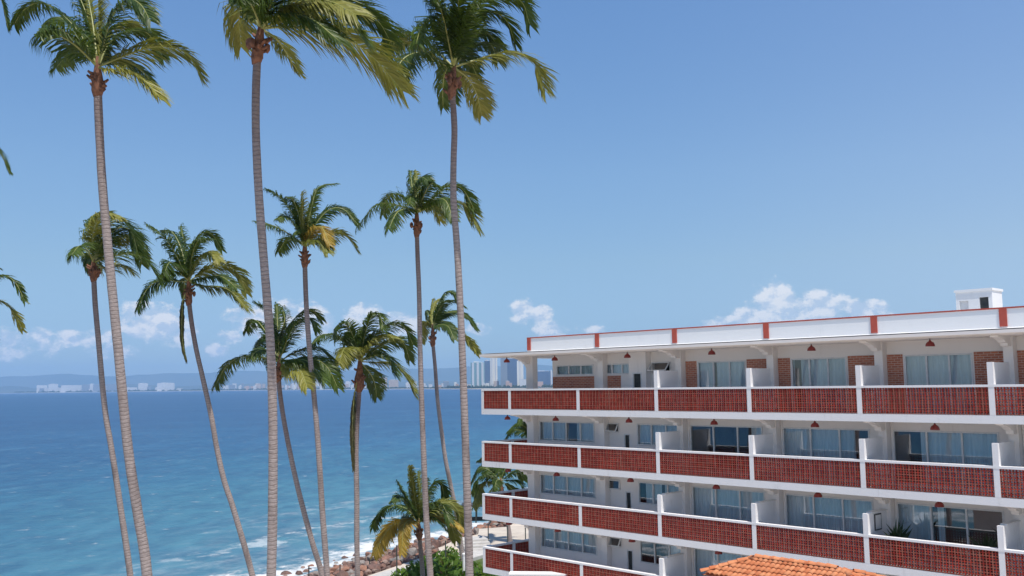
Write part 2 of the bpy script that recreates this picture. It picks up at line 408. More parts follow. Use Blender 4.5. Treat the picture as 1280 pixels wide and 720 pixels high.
far_in = [Vector((450, p.y if p.y < 420 else 420, 0)) for p in IN]
for p in IN: b_.v.append((p.x, p.y, GZ)); b_.tint.append(.5)
for p in IN: b_.v.append((460, min(max(p.y, -120), 430), GZ)); b_.tint.append(.5)
for i in range(n-1): b_.face([i, n+i, n+i+1, i+1])
M_pave = mat_noise('garden_paving', (.66, .575, .48), (.56, .48, .39), .7, .9, .3, 12)
tag(b_.build('ground', M_pave), kind='structure', label='pale paved ground round the hotel')
b_ = MB(); lw_ = [on_level(x, y, GZ) for x, y in ((455,724),(520,709),(560,700),(600,694),(640,706),(640,760),(560,800),(440,790))]
b_.add([(p.x, p.y, GZ+.02) for p in lw_], [tuple(range(len(lw_)))[::-1]]); tag(b_.build('lawn', M_lawn), kind='structure', label='strip of lawn under the hedge')

# concrete path along the top of the rocks, terrace beyond it
def strip(name, mat, left, right, z, thick, label):
    b = MB(); k = len(left)
    for p in left: b.v.append((p.x, p.y, z)); b.tint.append(.5)
    for p in right: b.v.append((p.x, p.y, z)); b.tint.append(.5)
    for p in left: b.v.append((p.x, p.y, z-thick)); b.tint.append(.5)
    for p in right: b.v.append((p.x, p.y, z-thick)); b.tint.append(.5)
    for i in range(k-1):
        b.face([i, k+i, k+i+1, i+1]); b.face([i, i+1, 2*k+i+1, 2*k+i]); b.face([k+i, 3*k+i, 3*k+i+1, k+i+1])
    b.face([0, 2*k, 3*k, k]); b.face([k-1, 2*k-1, 4*k-1, 3*k-1])
    return tag(b.build(name, mat), kind='structure', label=label)
pa = [on_level(x, y, 3.1) for x, y in ((440,728),(481,714),(520,706),(548,699),(572,692),(590,686))]
pa = [pa[0] + (pa[0]-pa[1]).normalized()*60, pa[0] + (pa[0]-pa[1]).normalized()*25] + pa
def off(pl, dd):
    out = []
    for i, p in enumerate(pl):
        tt = (pl[min(i+1, len(pl)-1)] - pl[max(i-1, 0)]).normalized(); out.append(p + Vector((tt.y, -tt.x, 0))*dd)
    return out
strip('path', M_conc, pa, off(pa, 2.4), 3.1, .6, 'pale concrete path along the top of the rocks')
tl_ = [on_level(x, y, 3.0) for x, y in ((594,687),(597,672),(599,661),(640,658),(700,655),(760,652))]
tr_ = [on_level(x, y, 3.0) for x, y in ((600,691),(640,690),(700,690),(760,690),(800,684),(840,678))]
strip('terrace', M_sand, tl_, tr_, 3.0, .5, 'sandy terrace above the sea beyond the hotel')

# boulders of the revetment: individual stones
M_rock = []
for i, (a, c) in enumerate((((.31,.165,.12),(.17,.10,.08)), ((.36,.25,.20),(.21,.15,.125)), ((.21,.12,.095),(.10,.07,.06)), ((.33,.29,.255),(.19,.17,.155)), ((.38,.20,.135),(.22,.115,.08)))):
    M_rock.append(mat_noise('boulder_stone', a, c, 1.6, .92, .7, 7))
rock_me = []
for k in range(10):
    bm = bmesh.new(); bmesh.ops.create_icosphere(bm, subdivisions=2, radius=1)
    sc = Vector((random.uniform(.8,1.35), random.uniform(.7,1.1), random.uniform(.5,.8))); o_ = Vector((k*7.3, k*3.1, 0))
    planes = [(Vector((random.gauss(0,1), random.gauss(0,1), random.gauss(0,.8))).normalized(), random.uniform(.45,.8)) for _ in range(12)]
    for v in bm.verts:
        p = v.co.copy()
        for nn, dd in planes:
            h = p.dot(nn)
            if h > dd: p -= nn*(h-dd)*.93
        p += p.normalized()*.10*noise.noise(p*2.4 + o_)
        v.co = Vector((p.x*sc.x, p.y*sc.y, p.z*sc.z))
    me = bpy.data.meshes.new('boulder'); bm.to_mesh(me); bm.free(); me.materials.append(M_rock[k % 5]); rock_me.append(me)
ROCKLAB = ['rust brown angular boulder lying among the sea wall boulders', 'pale tan boulder lying among the sea wall boulders', 'dark brown wet looking boulder lying among the sea wall boulders',
           'grey beige flat boulder lying among the sea wall boulders', 'orange brown boulder lying among the sea wall boulders']
cand = []
for i in range(3, len(shore)-5):
    a, b = shore[i], shore[i+1]; ln = (b-a).length; iv = inland(i); iv2 = inland(i+1)
    for k in range(int(ln*70)):
        u = random.random(); wf = random.uniform(-.12, .98)
        q = a.lerp(b, u) + iv.lerp(iv2, u)*(wf*(BAND[i]*(1-u) + BAND[i+1]*u))
        cand.append((q, wf))
random.shuffle(cand)
placed = []; rubble = MB()
for q, wf in cand:
    if not (-36 < q.x < 2 and 70 < q.y < 140): continue
    r_ = random.choice((.36, .42, .5, .55, .62, .7, .8, .95)) if len(placed) < 290 else random.choice((.2,.26,.32,.4))
    if any(abs(q.x-p.x) < 2 and (q-p).length < (r_+pr)*.74 for p, pr in placed): continue
    if len(placed) > 2000: break
    placed.append((q, r_))
    k = random.randrange(10)
    rot = (random.uniform(-.5,.5), random.uniform(-.5,.5), random.uniform(0,6.28)); zz = max(-.25, -.35 + 3.2*max(0, wf)) + .12*r_ + random.uniform(-.1,.15)
    if len(placed) <= 290:
        o = link('boulder', rock_me[k], loc=(q.x, q.y, zz)); o.rotation_euler = rot; o.scale = (r_, r_, r_)
        tag(o, ROCKLAB[k % 5], 'boulder', 'boulders of the sea wall')
    else:
        mm = Matrix.Translation((q.x, q.y, zz)) @ Matrix.Rotation(rot[2], 4, 'Z') @ Matrix.Rotation(rot[0], 4, 'X') @ Matrix.Scale(r_, 4)
        src = rock_me[k]; rubble.add([mm @ v.co for v in src.vertices], [tuple(p.vertices) for p in src.polygons], k % 5)
tag(rubble.build('rubble', M_rock), 'small broken stones filling the gaps between the boulders', 'rubble', kind='stuff')

# slim dark poles by the path
M_pole = mat_noise('pole_paint', (.045, .06, .055), (.07, .075, .07), 4, .6)
POLES = [(386,722,708),(425,722,706),(462,719,699),(496,720,682),(557,706,676),(610.5,682,655),(634.5,682,657),(657,682,660)]
PLAB = ['leftmost slim dark pole, in the rocks beside two leaning palm trunks', 'slim dark pole standing in the rocks just left of the straight thin palm trunk', 'short slim dark pole on the rocks right of the palm with a dark hanging frond',
        'tall slim dark pole at the start of the pale concrete path', 'slim dark pole behind the hedge right of the young golden palm', 'slim dark pole on the sandy terrace beside the hotel corner',
        'slim dark pole beside the palm behind the lowest balcony', 'slim dark pole against the hotel corner wall on the terrace']
pm = MB(); pm.lathe([(.0,0),(.10,0),(.10,.06),(.055,.08),(.05,1.9),(.062,1.92),(.062,2.0),(0,2.02)], n=8)
pme = pm.mesh('pole', M_pole)
for (x, yb, yt), lb in zip(POLES, PLAB):
    p = on_level(x, yb, 3.0 if x > 480 else 1.6)
    tp = at(x, yt, (p-EYE).dot(FW))
    o = link('pole', pme, loc=p); o.scale = (1, 1, (tp.z-p.z)/2.02)
    tag(o, lb, 'pole', 'slim dark poles along the sea path')

# shelter with a dark roof past the terrace, steps, white standpipe, low white wall
def block_steps():
    b = MB(); p = on_level(598, 690, 3.1); rz = .25
    for i in range(4): b.box(-1.2, 1.4, i*.75, 4.2, 0 if i == 0 else i*.17, (i+1)*.17)
    o = b.build('stone_steps', M_conc, loc=(p.x, p.y+1.0, 3.0)); o.rotation_euler.z = rz
    tag(o, 'broad pale stone steps rising to the sandy terrace beside the hotel corner', 'steps')
block_steps()
def shelter():
    p = on_level(600, 652, 3.0)
    e = tag(empty('beach_shelter', (p.x, p.y, 3.0)), 'small open shelter with a flat dark roof on posts at the terrace edge', 'shelter')
    r = MB(); r.prism_y([(-2.0,1.75),(3.2,1.75),(3.2,1.87),(-2.0,1.95)], -1.2, 1.2); r.build('roof', M_black, e)
    for x in (-1.8, -.4, 1.2, 3.0):
        for y in (-1, 1):
            q = MB(); q.box(x-.07, x+.07, y-.07, y+.07, 0, 1.75); q.build('post', M_pole, e)
    q = MB(); q.box(-1.8, 3.0, .55, .95, 0, .42); q.build('bench', M_pole, e)
shelter()
p = on_level(580, 738, GZ); q = at(580, 692, (p-EYE).dot(FW))
b_ = MB(); hgt = q.z-GZ
b_.lathe([(0,0),(.14,0),(.14,.1),(.10,.12),(.10,hgt-.18),(.13,hgt-.16),(.13,hgt-.05),(.06,hgt),(0,hgt)], n=14)
tag(b_.build('white_post', M_white, loc=(p.x, p.y, GZ)), 'slim white post standing between the hedge and the thick palm trunk', 'post')
# hedge bushes by the path
def bush_mesh(seed, n=420):
    rr = random.Random(seed); b = MB()
    for i in range(n):
        dv = Vector((rr.gauss(0,1), rr.gauss(0,1), rr.gauss(0,1))).normalized()
        rad = (rr.random()**.45) * (1 + .35*noise.noise(dv*1.7 + Vector((seed,0,0))))
        c = Vector((dv.x*rad*1.1, dv.y*rad, abs(dv.z)*rad*.95))
        a = Vector((rr.gauss(0,1), rr.gauss(0,1), rr.gauss(.6,1))).normalized(); s = a.orthogonal().normalized(); k = a.cross(s)
        l = rr.uniform(.10,.22); w = l*.5
        b.add([c - k*l, c + s*w, c + k*l, c - s*w], [(0,1,2,3)], 0, rr.random())
    for i in range(9):
        an = rr.uniform(0, 6.28); b.tube([Vector((0,0,0)), Vector((.3*math.cos(an), .3*math.sin(an), .4)), Vector((.7*math.cos(an), .7*math.sin(an), .8))], [.03,.02,.008], 4, 1)
    return b.mesh('shrub', [M_shrub, M_boot])
bmes = [bush_mesh(k) for k in range(4)]
SH = [(520,716,1.5),(536,712,1.5),(552,708,1.7),(566,706,1.6),(590,712,1.3),(545,722,1.8),(570,724,1.9),(557,693,1.0),(565,691,.9),(596,724,1.6),(604,728,1.4),(505,722,1.2)]
SHL = ['green leafy shrub in the hedge beside the young palm trunk', 'green leafy shrub behind the slim straight palm trunk', 'tall green shrub in the middle of the hedge', 'green shrub in the hedge beside the white post',
       'dark green shrub behind the thick palm trunk by the hotel corner', 'bright green shrub at the front of the hedge left of the white post', 'bright green shrub at the front of the hedge under the white post', 'small loose shrub standing up above the hedge by a dark pole',
       'small dark shrub at the back of the hedge near the path end', 'bright green shrub below the lowest hotel balcony corner', 'green shrub against the hotel wall below the balconies', 'low leftmost shrub of the hedge beside the path']
for i, ((x, y, s_), lb) in enumerate(zip(SH, SHL)):
    p = on_level(x, y, GZ)
    p = on_level(x, y+14*s_/1.5, GZ)
    o = link('shrub', bmes[i % 4], loc=p); o.rotation_euler.z = i*1.3; o.scale = (s_*1.05, s_*1.05, s_*1.1)
    tag(o, lb, 'shrub', 'hedge shrubs by the sea path')

# ------------------------------------------------------------------ the hotel
YAW = -.8063
HX, HY = -1.7567, 52.6988
PH = [0, 2.13, 7.02, 11.84, 16.72, 21.58, 26.42, 31.28]       # post positions along the facade
END = 34.0
hotel = tag(empty('hotel_building', (HX, HY, GZ), YAW), 'white hotel with long balconies of red clay lattice and a white roof parapet', 'hotel')
HB = CZ - GZ                                   # eye height above the hotel's base
RAIL = [HB - .2076 - 2.8*k for k in range(5)]  # rail tops of the five floors
FLOOR_WORD = ['top', 'second', 'third', 'fourth', 'lowest']
WP = 2.0                                       # facade wall plane behind the balcony front
CEIL = [RAIL[0] + 1.72] + [RAIL[k] + 1.44 for k in range(1, 5)]
FLR = [RAIL[k] - 1.06 for k in range(5)]

def lattice(length, h, tag_seed):
    """panel of hollow clay blocks: thick mortar lines at every block, thin clay ribs crossing each block"""
    b = MB(); nc = max(2, round(length/.213)); nr = 5
    cw, rh = length/nc, h/nr; dp = .085
    rr = random.Random(tag_seed)
    for i in range(nc*2 + 1):
        x = i*cw/2; j = i % 2 == 0; wv =   .016 if j else .017
        b.box(max(0, x-wv), min(length, x+wv), 0 if j else .006, dp, 0, h, 1 if j else 0)
    for k in range(nr*2 + 1):
        z = k*rh/2; j = k % 2 == 0; hv = .015 if j else .016
        for i in range(nc*2):
            x0 = i*cw/2 + (.016 if i % 2 == 0 else .017); x1 = (i+1)*cw/2 - (.017 if i % 2 == 0 else .016)
            b.box(x0, x1, .003 if j else .009, dp, max(0, z-hv), min(h, z+hv), 1 if j else 0)
    return b.mesh('lattice_panel', [M_clay, M_mortar])
LAT = {}
PW = .2                                          # post width
def bays():
    for k in range(len(PH)):
        a = PH[k] + PW; b = (PH[k+1] if k+1 < len(PH) else END); yield k, a, b
for k, a, b in bays(): LAT[k] = lattice(b-a, .955, k)
SIDE = [(.2, 2.05), (2.25, 5.3), (5.5, 8.6)]
LATS = [lattice(b-a, .955, 40+i) for i, (a, b) in enumerate(SIDE)]

def corbel(mb, s0, s1, zc, drop):       # stepped bracket under a slab
    mb.prism_x([(.35, zc), (.35, zc-.05), (.60, zc-.08), (.95, zc-.16), (1.05, zc-.24), (1.25, zc-.26), (1.28, zc-drop*.72), (1.62, zc-drop*.72), (1.62, zc)][::-1], s0, s1)

for k in range(5):
    R = RAIL[k]; base = R - 1.07
    bal = MB()
    # fascia (front and sea end), slab behind it
    bal.box(0, END, 0, .18, base-.29, base)
    bal.box(0, .18, .18, 9.0, base-.29, base)
    bal.box(.18, END, .18, 6.4, base-.27, base-.004)
    bo = bal.build('balcony', M_white, hotel)
    if k < 4 or True:
        for i, a, b in bays():
            o = link('lattice_panel', LAT[i], bo, (a, .003, base+.03))
        # bottom shadow joint and rail
        h = MB(); h.box(0, END, -.012, .20, R-.085, R)
        h.build('handrail', M_white, bo)
        for s in PH:
            p_ = MB()
            p_.box(s, s+PW, -.002, .19, base+.001, R-.086)
            p_.build('post', M_white, bo)
        h = MB(); h.box(-.0, .2, .201, 9.0, R-.085, R); h.build('handrail', M_white, bo)
        for i, (a, b) in enumerate(SIDE):
            o = link('lattice_panel', LATS[i], bo, (.14, a, base+.03)); o.rotation_euler.z = math.pi/2
            p_ = MB(); p_.box(0, .19, b, b+.2, base+.001, R-.086); p_.build('post', M_white, bo)
    # divider fins between rooms (from the fourth post on)
    for s in PH[3:]:
        top = R + .78
        p_ = MB(); p_.box(s, s+PW, -.004, .17, R+.001, top); p_.box(s+.02, s+PW-.02, .17, 1.62, FLR[k], top-.006)
        if k >= 2: p_.box(s-.02, s+PW+.02, .35, 1.66, top-.005, top+.03, 1)
        p_.build('divider', [M_white, M_alu], bo)
    # columns and brackets
    zc = CEIL[k]
    for j, s in enumerate(PH):
        c = MB()
        w_ = .5 if j == 1 else .34
        s0 = s - .26 if j == 1 else s
        if j == 0: continue
        c.box(s0, s0+w_, 1.62, 1.998, FLR[k], zc-.001)
        if j >= 1: corbel(c, s0+.04, s0+.30, zc-.0015, .55 if k else .5)
        if j == 1:      # curved haunch towards the sea
            pr = [(s0-.001, zc-.0015)] + [(s0-1.25 + 1.25*(1-math.cos(a_)) if False else s0 - 1.25*(1-math.sin(a_)), zc-.0015 - .62*(1-math.cos(a_))) for a_ in [i_*math.pi/2/8 for i_ in range(9)]]
            pr = [(s0-.001, zc-.002)] + [(s0-.001-1.2*math.cos(a_), zc-.03-.58*(1-math.sqrt(max(0, 1-(1-math.cos(a_))**2)))) for a_ in []]
            pts = [(s0-1.2*(1-u_), zc-.02-.60*u_**2.6) for u_ in [i_/8 for i_ in range(9)]]
            pr = [(s0, zc-.002), (s0-1.2, zc-.002)] + pts
            c.prism_y(pr[::-1], 1.64, 1.98)
        c.build('column', M_wall, hotel)

# roof slab, parapet, red trim
zr = RAIL[0] + 1.72
b_ = MB()
b_.prism_x([(-.05, zr+.05), (-.05, zr+.17), (1.1, zr+.20), (6.6, zr+.20), (6.6, zr), (.5, zr)][::-1], -.08, END)
b_.box(-.08, 1.6, 6.6, 9.0, zr+.02, zr+.18)
roof = b_.build('roof', M_wall, hotel)
tops = MB(); tops.box(-.06, END, -.03, 6.5, zr+.201, zr+.212); tops.build('roof_surface', M_par, roof)
par = MB(); p0, p1 = zr+.213, HB+2.50
par.prism_x([(1.5, p0), (1.5, p1), (1.68, p1), (1.68, p0)][::-1], PH[1], END)
par.box(PH[1], PH[1]+.18, 1.681, 6.3, p0, p1)
par.prism_x([(1.30, p0), (1.499, p0+.10), (1.499, p0)][::-1], PH[1], END)
par_o = par.build('parapet', M_par, hotel)
cap = MB(); cap.box(PH[1]-.02, END, 1.47, 1.71, p1+.001, p1+.055); cap.box(PH[1]-.02, PH[1]+.2, 1.711, 6.3, p1+.001, p1+.055); cap.build('coping', M_red, par_o)
for s in PH[1:]:
    q = MB(); q.box(s, s+.26, 1.455, 1.499, p0+.13, p1); q.build('red_band', M_red, par_o)

# stair hut on the roof
hut = MB(); hz = p0; HS, HW = 23.2, 5.9
def wall_open(mb, s0, s1, z0, z1, w0, w1, holes):
    """a wall with rectangular openings, cut into abutting blocks"""
    xs_ = sorted(set([s0, s1] + [h[0] for h in holes] + [h[1] for h in holes])); zs_ = sorted(set([z0, z1] + [h[2] for h in holes] + [h[3] for h in holes]))
    xs_ = [x for x in xs_ if s0 <= x <= s1]; zs_ = [z for z in zs_ if z0 <= z <= z1]
    for j in range(len(zs_)-1):
        run = None
        for i in range(len(xs_)-1):
            cx, cz_ = (xs_[i]+xs_[i+1])/2, (zs_[j]+zs_[j+1])/2
            inside = any(h[0] < cx < h[1] and h[2] < cz_ < h[3] for h in holes)
            if not inside:
                run = (run[0] if run else xs_[i], xs_[i+1])
            if inside or i == len(xs_)-2:
                if run: mb.box(run[0], run[1], w0, w1, zs_[j], zs_[j+1])
                run = None
wall_open(hut, HS, HS+1.45, hz, hz+1.86, HW, HW+.15, [(HS+.14, HS+.50, hz, hz+1.5), (HS+.94, HS+1.30, hz, hz+1.6)])
hut.box(HS, HS+.12, HW+.151, HW+1.1, hz, hz+1.86); hut.box(HS+1.33, HS+1.45, HW+.151, HW+1.1, hz, hz+1.86); hut.box(HS+.121, HS+1.329, HW+1.0, HW+1.1, hz, hz+1.86)
hut.box(HS-.04, HS+1.49, HW-.05, HW+1.15, hz+1.861, hz+1.96)
ho = hut.build('stair_hut', M_par, hotel)
q = MB(); q.box(HS+.94, HS+1.30, HW+.08, HW+.12, hz, hz+1.6); q.build('door', M_black, ho)
q = MB(); q.box(HS+.14, HS+.50, HW+.10, HW+.14, hz, hz+1.5); q.build('door', M_alu, ho)

# windows: (s0, s1, z0, z1, panes, curtain spans 0..1, open dark spans) per floor
def window(s0, s1, z0, z1, n, curtains=((0,1),), awning=False, w=WP):
    fr = MB(); t_ = .06
    fr.box(s0, s1, w-.03, w+.07, z1-t_, z1); fr.box(s0, s1, w-.03, w+.07, z0, z0+t_)
    fr.box(s0, s0+t_, w-.03, w+.07, z0+t_, z1-t_); fr.box(s1-t_, s1, w-.03, w+.07, z0+t_, z1-t_)
    for i in range(1, n):
        x = s0 + (s1-s0)*i/n; fr.box(x-.035, x+.035, w-.02, w+.06, z0+t_, z1-t_)
    fo = fr.build('window', M_alu, hotel)
    for i in range(n):
        a = s0 + (s1-s0)*i/n + (.035 if i else t_); b = s0 + (s1-s0)*(i+1)/n - (.035 if i < n-1 else t_)
        g = MB(); yy = w+.012 + (.02 if i % 2 else 0); tl = random.uniform(-.004, .004)
        g.add([(a, yy+tl, z0+t_), (b, yy-tl, z0+t_), (b, yy-tl*.3, z1-t_), (a, yy+tl, z1-t_)], [(0,1,2,3)])
        g.build('pane', M_glass, fo)
    for ca, cb_ in curtains:
        a = s0 + (s1-s0)*ca; b = s0 + (s1-s0)*cb_; m_ = max(6, int((b-a)*26)); c = MB()
        php = random.uniform(0, 6)
        for i in range(m_+1):
            x = a + (b-a)*i/m_; y = w+.17 + .028*math.sin(i*1.15+php) + .014*math.sin(i*.37+php*2)
            c.v += [(x, y, z0-.02), (x, y, z1+.02)]; c.tint += [.5, .5]
        for i in range(m_): c.face([2*i, 2*i+2, 2*i+3, 2*i+1])
        c.build('curtain', M_curtain, fo, smooth=True)
    return fo
def awning(s0, s1, z0, z1, tilt, w=WP):
    fr = MB(); t_ = .05
    fr.box(s0, s1, w-.03, w+.06, z1-t_, z1); fr.box(s0, s1, w-.03, w+.06, z0, z0+t_); fr.box(s0, s0+t_, w-.03, w+.06, z0+t_, z1-t_); fr.box(s1-t_, s1, w-.03, w+.06, z0+t_, z1-t_)
    fo = fr.build('window', M_alu, hotel)
    sash = MB(); L_ = z1-z0
    sash.box(s0, s1, -.02, .02, -.05, 0); sash.box(s0, s1, -.02, .02, -L_, -L_+.05); sash.box(s0, s0+.05, -.02, .02, -L_+.05, -.05); sash.box(s1-.05, s1, -.02, .02, -L_+.05, -.05)
    so_ = sash.build('sash', M_alu, fo, loc=(0, w-.055, z1-.01)); so_.rotation_euler.x = -tilt
    g = MB(); g.add([(s0+.05, 0, -L_+.05), (s1-.05, 0, -L_+.05), (s1-.05, 0, -.05), (s0+.05, 0, -.05)], [(0,1,2,3)]); go = g.build('pane', M_glass, fo, loc=(0, w-.055, z1-.01)); go.rotation_euler.x = -tilt
    return fo

random.seed(21)
FULL = ((0,1),)
for k in range(5):
    z0, z1 = FLR[k], CEIL[k]
    head = (HB+.96) if k == 0 else (RAIL[k] + 1.05)
    holes = []; wl = MB()
    if k == 0:
        # top floor: low strip windows over brick, then sliding doors between brick piers
        ws = [(3.80, 6.42, HB+.46, HB+1.0, 3, FULL), (6.98+.02, 8.98, HB+.46, HB+1.0, 3, FULL)]
        for a, b, c, d, n_, cu in ws: holes.append((a, b, c, d)); window(a, b, c, d, n_, cu)
        ds_ = [(12.86, 15.45, ((.0,.28),(.36,1))), (17.70, 20.22, ((.0,.02),(.14,1))), (22.62, 25.2, FULL), (27.55, 30.2, FULL)]
        for a, b, cu in ds_:
            holes.append((a, b, FLR[0]+.02, head)); window(a, b, FLR[0]+.02, head, 3, cu)
        holes.append((10.22, 11.3, HB+.45, HB+1.0)); awning(10.22, 11.3, HB+.45, HB+1.0, .75)
        wall_open(wl, 3.5, END, z0, z1, WP, WP+.15, holes)
        wl.box(3.5, 3.65, WP+.151, 6.4, z0, z1)                       # end wall of the set-back room
        wo = wl.build('wall', M_wall, hotel)
        bk = MB()
        bk.box(3.52, 6.45, WP-.02, WP-.001, z0, HB+.40); bk.box(7.36, 8.22, WP-.02, WP-.001, z0, HB+.40)
        bk.build('brick_wall', M_brick, hotel)
        for a, b in ((12.19, 12.80), (15.50, 16.70), (17.07, 17.64), (20.28, 21.56), (21.93, 22.56), (25.26, 26.40), (26.77, 27.50), (30.25, 31.2)):
            q = MB(); q.box(a, b, WP-.02, WP-.001, z0, head+.04); q.build('brick_pier', M_brick, hotel)
        q = MB()                                                     # closet standing on the balcony
        wall_open(q, 9.06, 10.12, z0, z1-.002, 1.60, 1.74, [(9.30, 9.86, z0, HB+.52)]); q.box(9.06, 9.18, 1.741, 1.998, z0, z1-.002); q.box(10.0, 10.12, 1.741, 1.998, z0, z1-.002)
        co = q.build('closet', M_wall, hotel)
        q = MB(); q.box(9.36, 9.80, 1.66, 1.70, z0, HB+.46); q.build('door', M_black, co)
        q = MB(); q.box(9.30, 9.36, 1.58, 1.73, z0, HB+.52); q.box(9.80, 9.86, 1.58, 1.73, z0, HB+.52); q.box(9.36, 9.80, 1.58, 1.73, HB+.46, HB+.52); q.build('door_frame', M_alu, co)
    else:
        hd = head
        sill = RAIL[k] + .0
        cu1 = {1: ((0,.5),(.66,1)), 2: FULL, 3: FULL, 4: FULL}[k]
        holes.append((2.44, 6.40, sill, hd)); window(2.44, 6.40, sill, hd, 4, cu1)
        holes.append((6.98+.40, 8.02, hd-.47, hd+.0)); awning(7.38-.40+.0, 8.02, hd-.47, hd, {1: .5, 2: .04, 3: .45, 4: .1}[k])
        holes[-1] = (6.98, 8.02, hd-.47, hd)
        holes.append((8.33, 8.72, z0, hd-.52))
        cu2 = {1: FULL, 2: ((.12,.5),(.55,1)), 3: ((.6,1),), 4: FULL}[k]
        holes.append((9.16, 11.80, sill, hd)); window(9.16, 11.80, sill, hd, 3, cu2)
        cu3 = {1: ((.82,1),), 2: FULL, 3: FULL, 4: FULL}[k]
        cu4 = {1: ((0,.82),), 2: FULL, 3: FULL, 4: FULL}[k]
        cu5 = {1: ((.26,1),), 2: ((0,.33),(.38,.44)), 3: FULL, 4: FULL}[k]
        for (a, b), cu in (((12.32, 16.16), cu3), ((17.14, 21.05), cu4), ((22.0, 25.96), cu5), ((26.9, 30.8), FULL)):
            holes.append((a, b, z0+.02, hd)); window(a, b, z0+.02, hd, 3, cu)
        wall_open(wl, 1.87, END, z0, z1, WP, WP+.15, holes)
        wl.box(1.87, 2.02, WP+.151, 8.9, z0, z1)
        wl.build('wall', M_wall, hotel)
        q = MB(); q.box(8.39, 8.66, WP+.05, WP+.09, z0, hd-.58); do = q.build('door', M_black, hotel)
        q = MB(); q.box(8.33, 8.39, WP-.02, WP+.1, z0, hd-.52); q.box(8.66, 8.72, WP-.02, WP+.1, z0, hd-.52); q.box(8.39, 8.66, WP-.02, WP+.1, hd-.58, hd-.52); q.build('door_frame', M_alu, do)
        # window surrounds: pilaster strips beside the glass
        for s in PH[3:]:
            pl = MB(); pl.box(s+.36, s+.44, WP-.05, WP-.001, z0, z1); pl.build('pilaster', M_wall, hotel)
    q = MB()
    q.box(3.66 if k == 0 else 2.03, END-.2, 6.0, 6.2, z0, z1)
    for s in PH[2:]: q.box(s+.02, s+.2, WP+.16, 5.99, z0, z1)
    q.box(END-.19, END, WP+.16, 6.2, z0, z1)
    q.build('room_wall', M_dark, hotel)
# plinth below the lowest balcony
q = MB(); q.box(1.9, END, 1.9, 6.4, 0, RAIL[4]-1.37); q.build('plinth', M_wall, hotel)

# enamel lamps under every slab
LP = [(1.0, 1.0)] + [((PH[i]+PH[i+1])/2 + .1, .95) for i in range(1, 7)]
lm = MB()
lm.lathe([(.165,-.30),(.168,-.285),(.155,-.22),(.12,-.16),(.06,-.12),(.035,-.10),(.035,-.06),(.0,-.055)], n=18)
lm.lathe([(.0,-.25),(.15,-.27),(.165,-.30)], n=18)
dome = lm.mesh('lamp_shade', M_lamp, True)
cm = MB(); cm.lathe([(.0,0),(.05,0),(.05,-.02),(.012,-.03),(.012,-.075),(.0,-.08)], n=10); cord = cm.mesh('stem', M_black)
BAYW = ['the sea-end corner', 'the first bay past the corner', 'the second bay past the corner', 'the third bay past the corner', 'the fourth bay past the corner', 'the fifth bay past the corner', 'the sixth bay past the corner']
UNDER = ['the roof slab', 'the top balcony', 'the second balcony down', 'the third balcony down']
proto = None
hm = Matrix.Translation((HX, HY, GZ)) @ Matrix.Rotation(YAW, 4, 'Z')
for k in range(4):
    for i, (s, w_) in enumerate(LP):
        if proto is None:
            o = empty('hanging_lamp'); link('lamp_shade', dome, o); link('stem', cord, o); proto = o
        else: o = copy_tree(proto)
        zz = (CEIL[k] if k else CEIL[0]+.02) - .002
        o.location = hm @ Vector((s, w_, zz))
        tag(o, 'red dome lamp under %s in %s' % (UNDER[k], BAYW[i]), 'lamp', 'red dome lamps along the hotel balconies')

# plants and framed panel on the third balcony
M_pot = mat_noise('pot_clay', (.30,.14,.09), (.22,.10,.07), 5, .8)
M_spike = mat_leaf('spiky_leaf', (.03,.06,.02), (.09,.12,.05), (.1,.14,.03))
def potted(s, w_, k, hh, lab, seed):
    rr = random.Random(seed)
    e = tag(empty('potted_plant', hm @ Vector((s, w_, FLR[k]))), lab, 'potted plant', 'plants on the third balcony')
    p = MB(); p.lathe([(0,0),(.17,0),(.23,.42),(.25,.42),(.25,.48),(.2,.48),(.19,.40),(0,.40)], n=16); p.build('pot', M_pot, e)
    l = MB()
    for i in range(54):
        a = rr.uniform(0, 6.28); lean = rr.uniform(.05,.62); L_ = hh*rr.uniform(.55,1.05)
        base = Vector((rr.uniform(-.1,.1), rr.uniform(-.1,.1), .40+rr.uniform(0,.35)))
        dv = Vector((math.cos(a)*lean, math.sin(a)*lean, 1)).normalized(); sd_ = dv.cross(Vector((0,0,1))).normalized()
        m1 = base + dv*L_*.55; tip = base + dv*L_ + Vector((math.cos(a), math.sin(a), -.6))*.12*lean*2
        l.add([base-sd_*.025, base+sd_*.025, m1+sd_*.035, tip, m1-sd_*.035], [(0,1,2,3,4)], 0, rr.random())
    l.build('leaves', M_spike, e)
potted(21.58+.95, .75, 2, 1.0, 'spiky green potted plant beside a framed panel on the third balcony', 1)
potted(25.75, .8, 2, .85, 'dark spiky potted plant beside the last divider on the third balcony', 2)
b_ = MB(); b_.box(0,.03,0,.55,0,.62); fo = b_.build('framed_panel', M_black, loc=hm @ Vector((21.58+.182, .55, FLR[2]+1.15))); fo.rotation_euler.z = YAW
tag(fo, 'dark framed panel hung on a white balcony divider behind a spiky plant', 'wall panel')
q = MB(); q.box(.031,.036,.05,.5,.05,.57); q.build('panel_face', M_alu, fo)

# low white wall below the sea-end balcony
p = at(645, 718.5, 47.5)
b_ = MB(); b_.box(-.3, 2.6, 0, .5, -(p.z-GZ), 0); b_.box(-.36, 2.66, -.06, .56, .001, .07)
o = b_.build('low_wall', M_white, loc=p); o.rotation_euler.z = -.12
tag(o, 'low white garden wall top below the lowest visible balcony corner', 'wall')

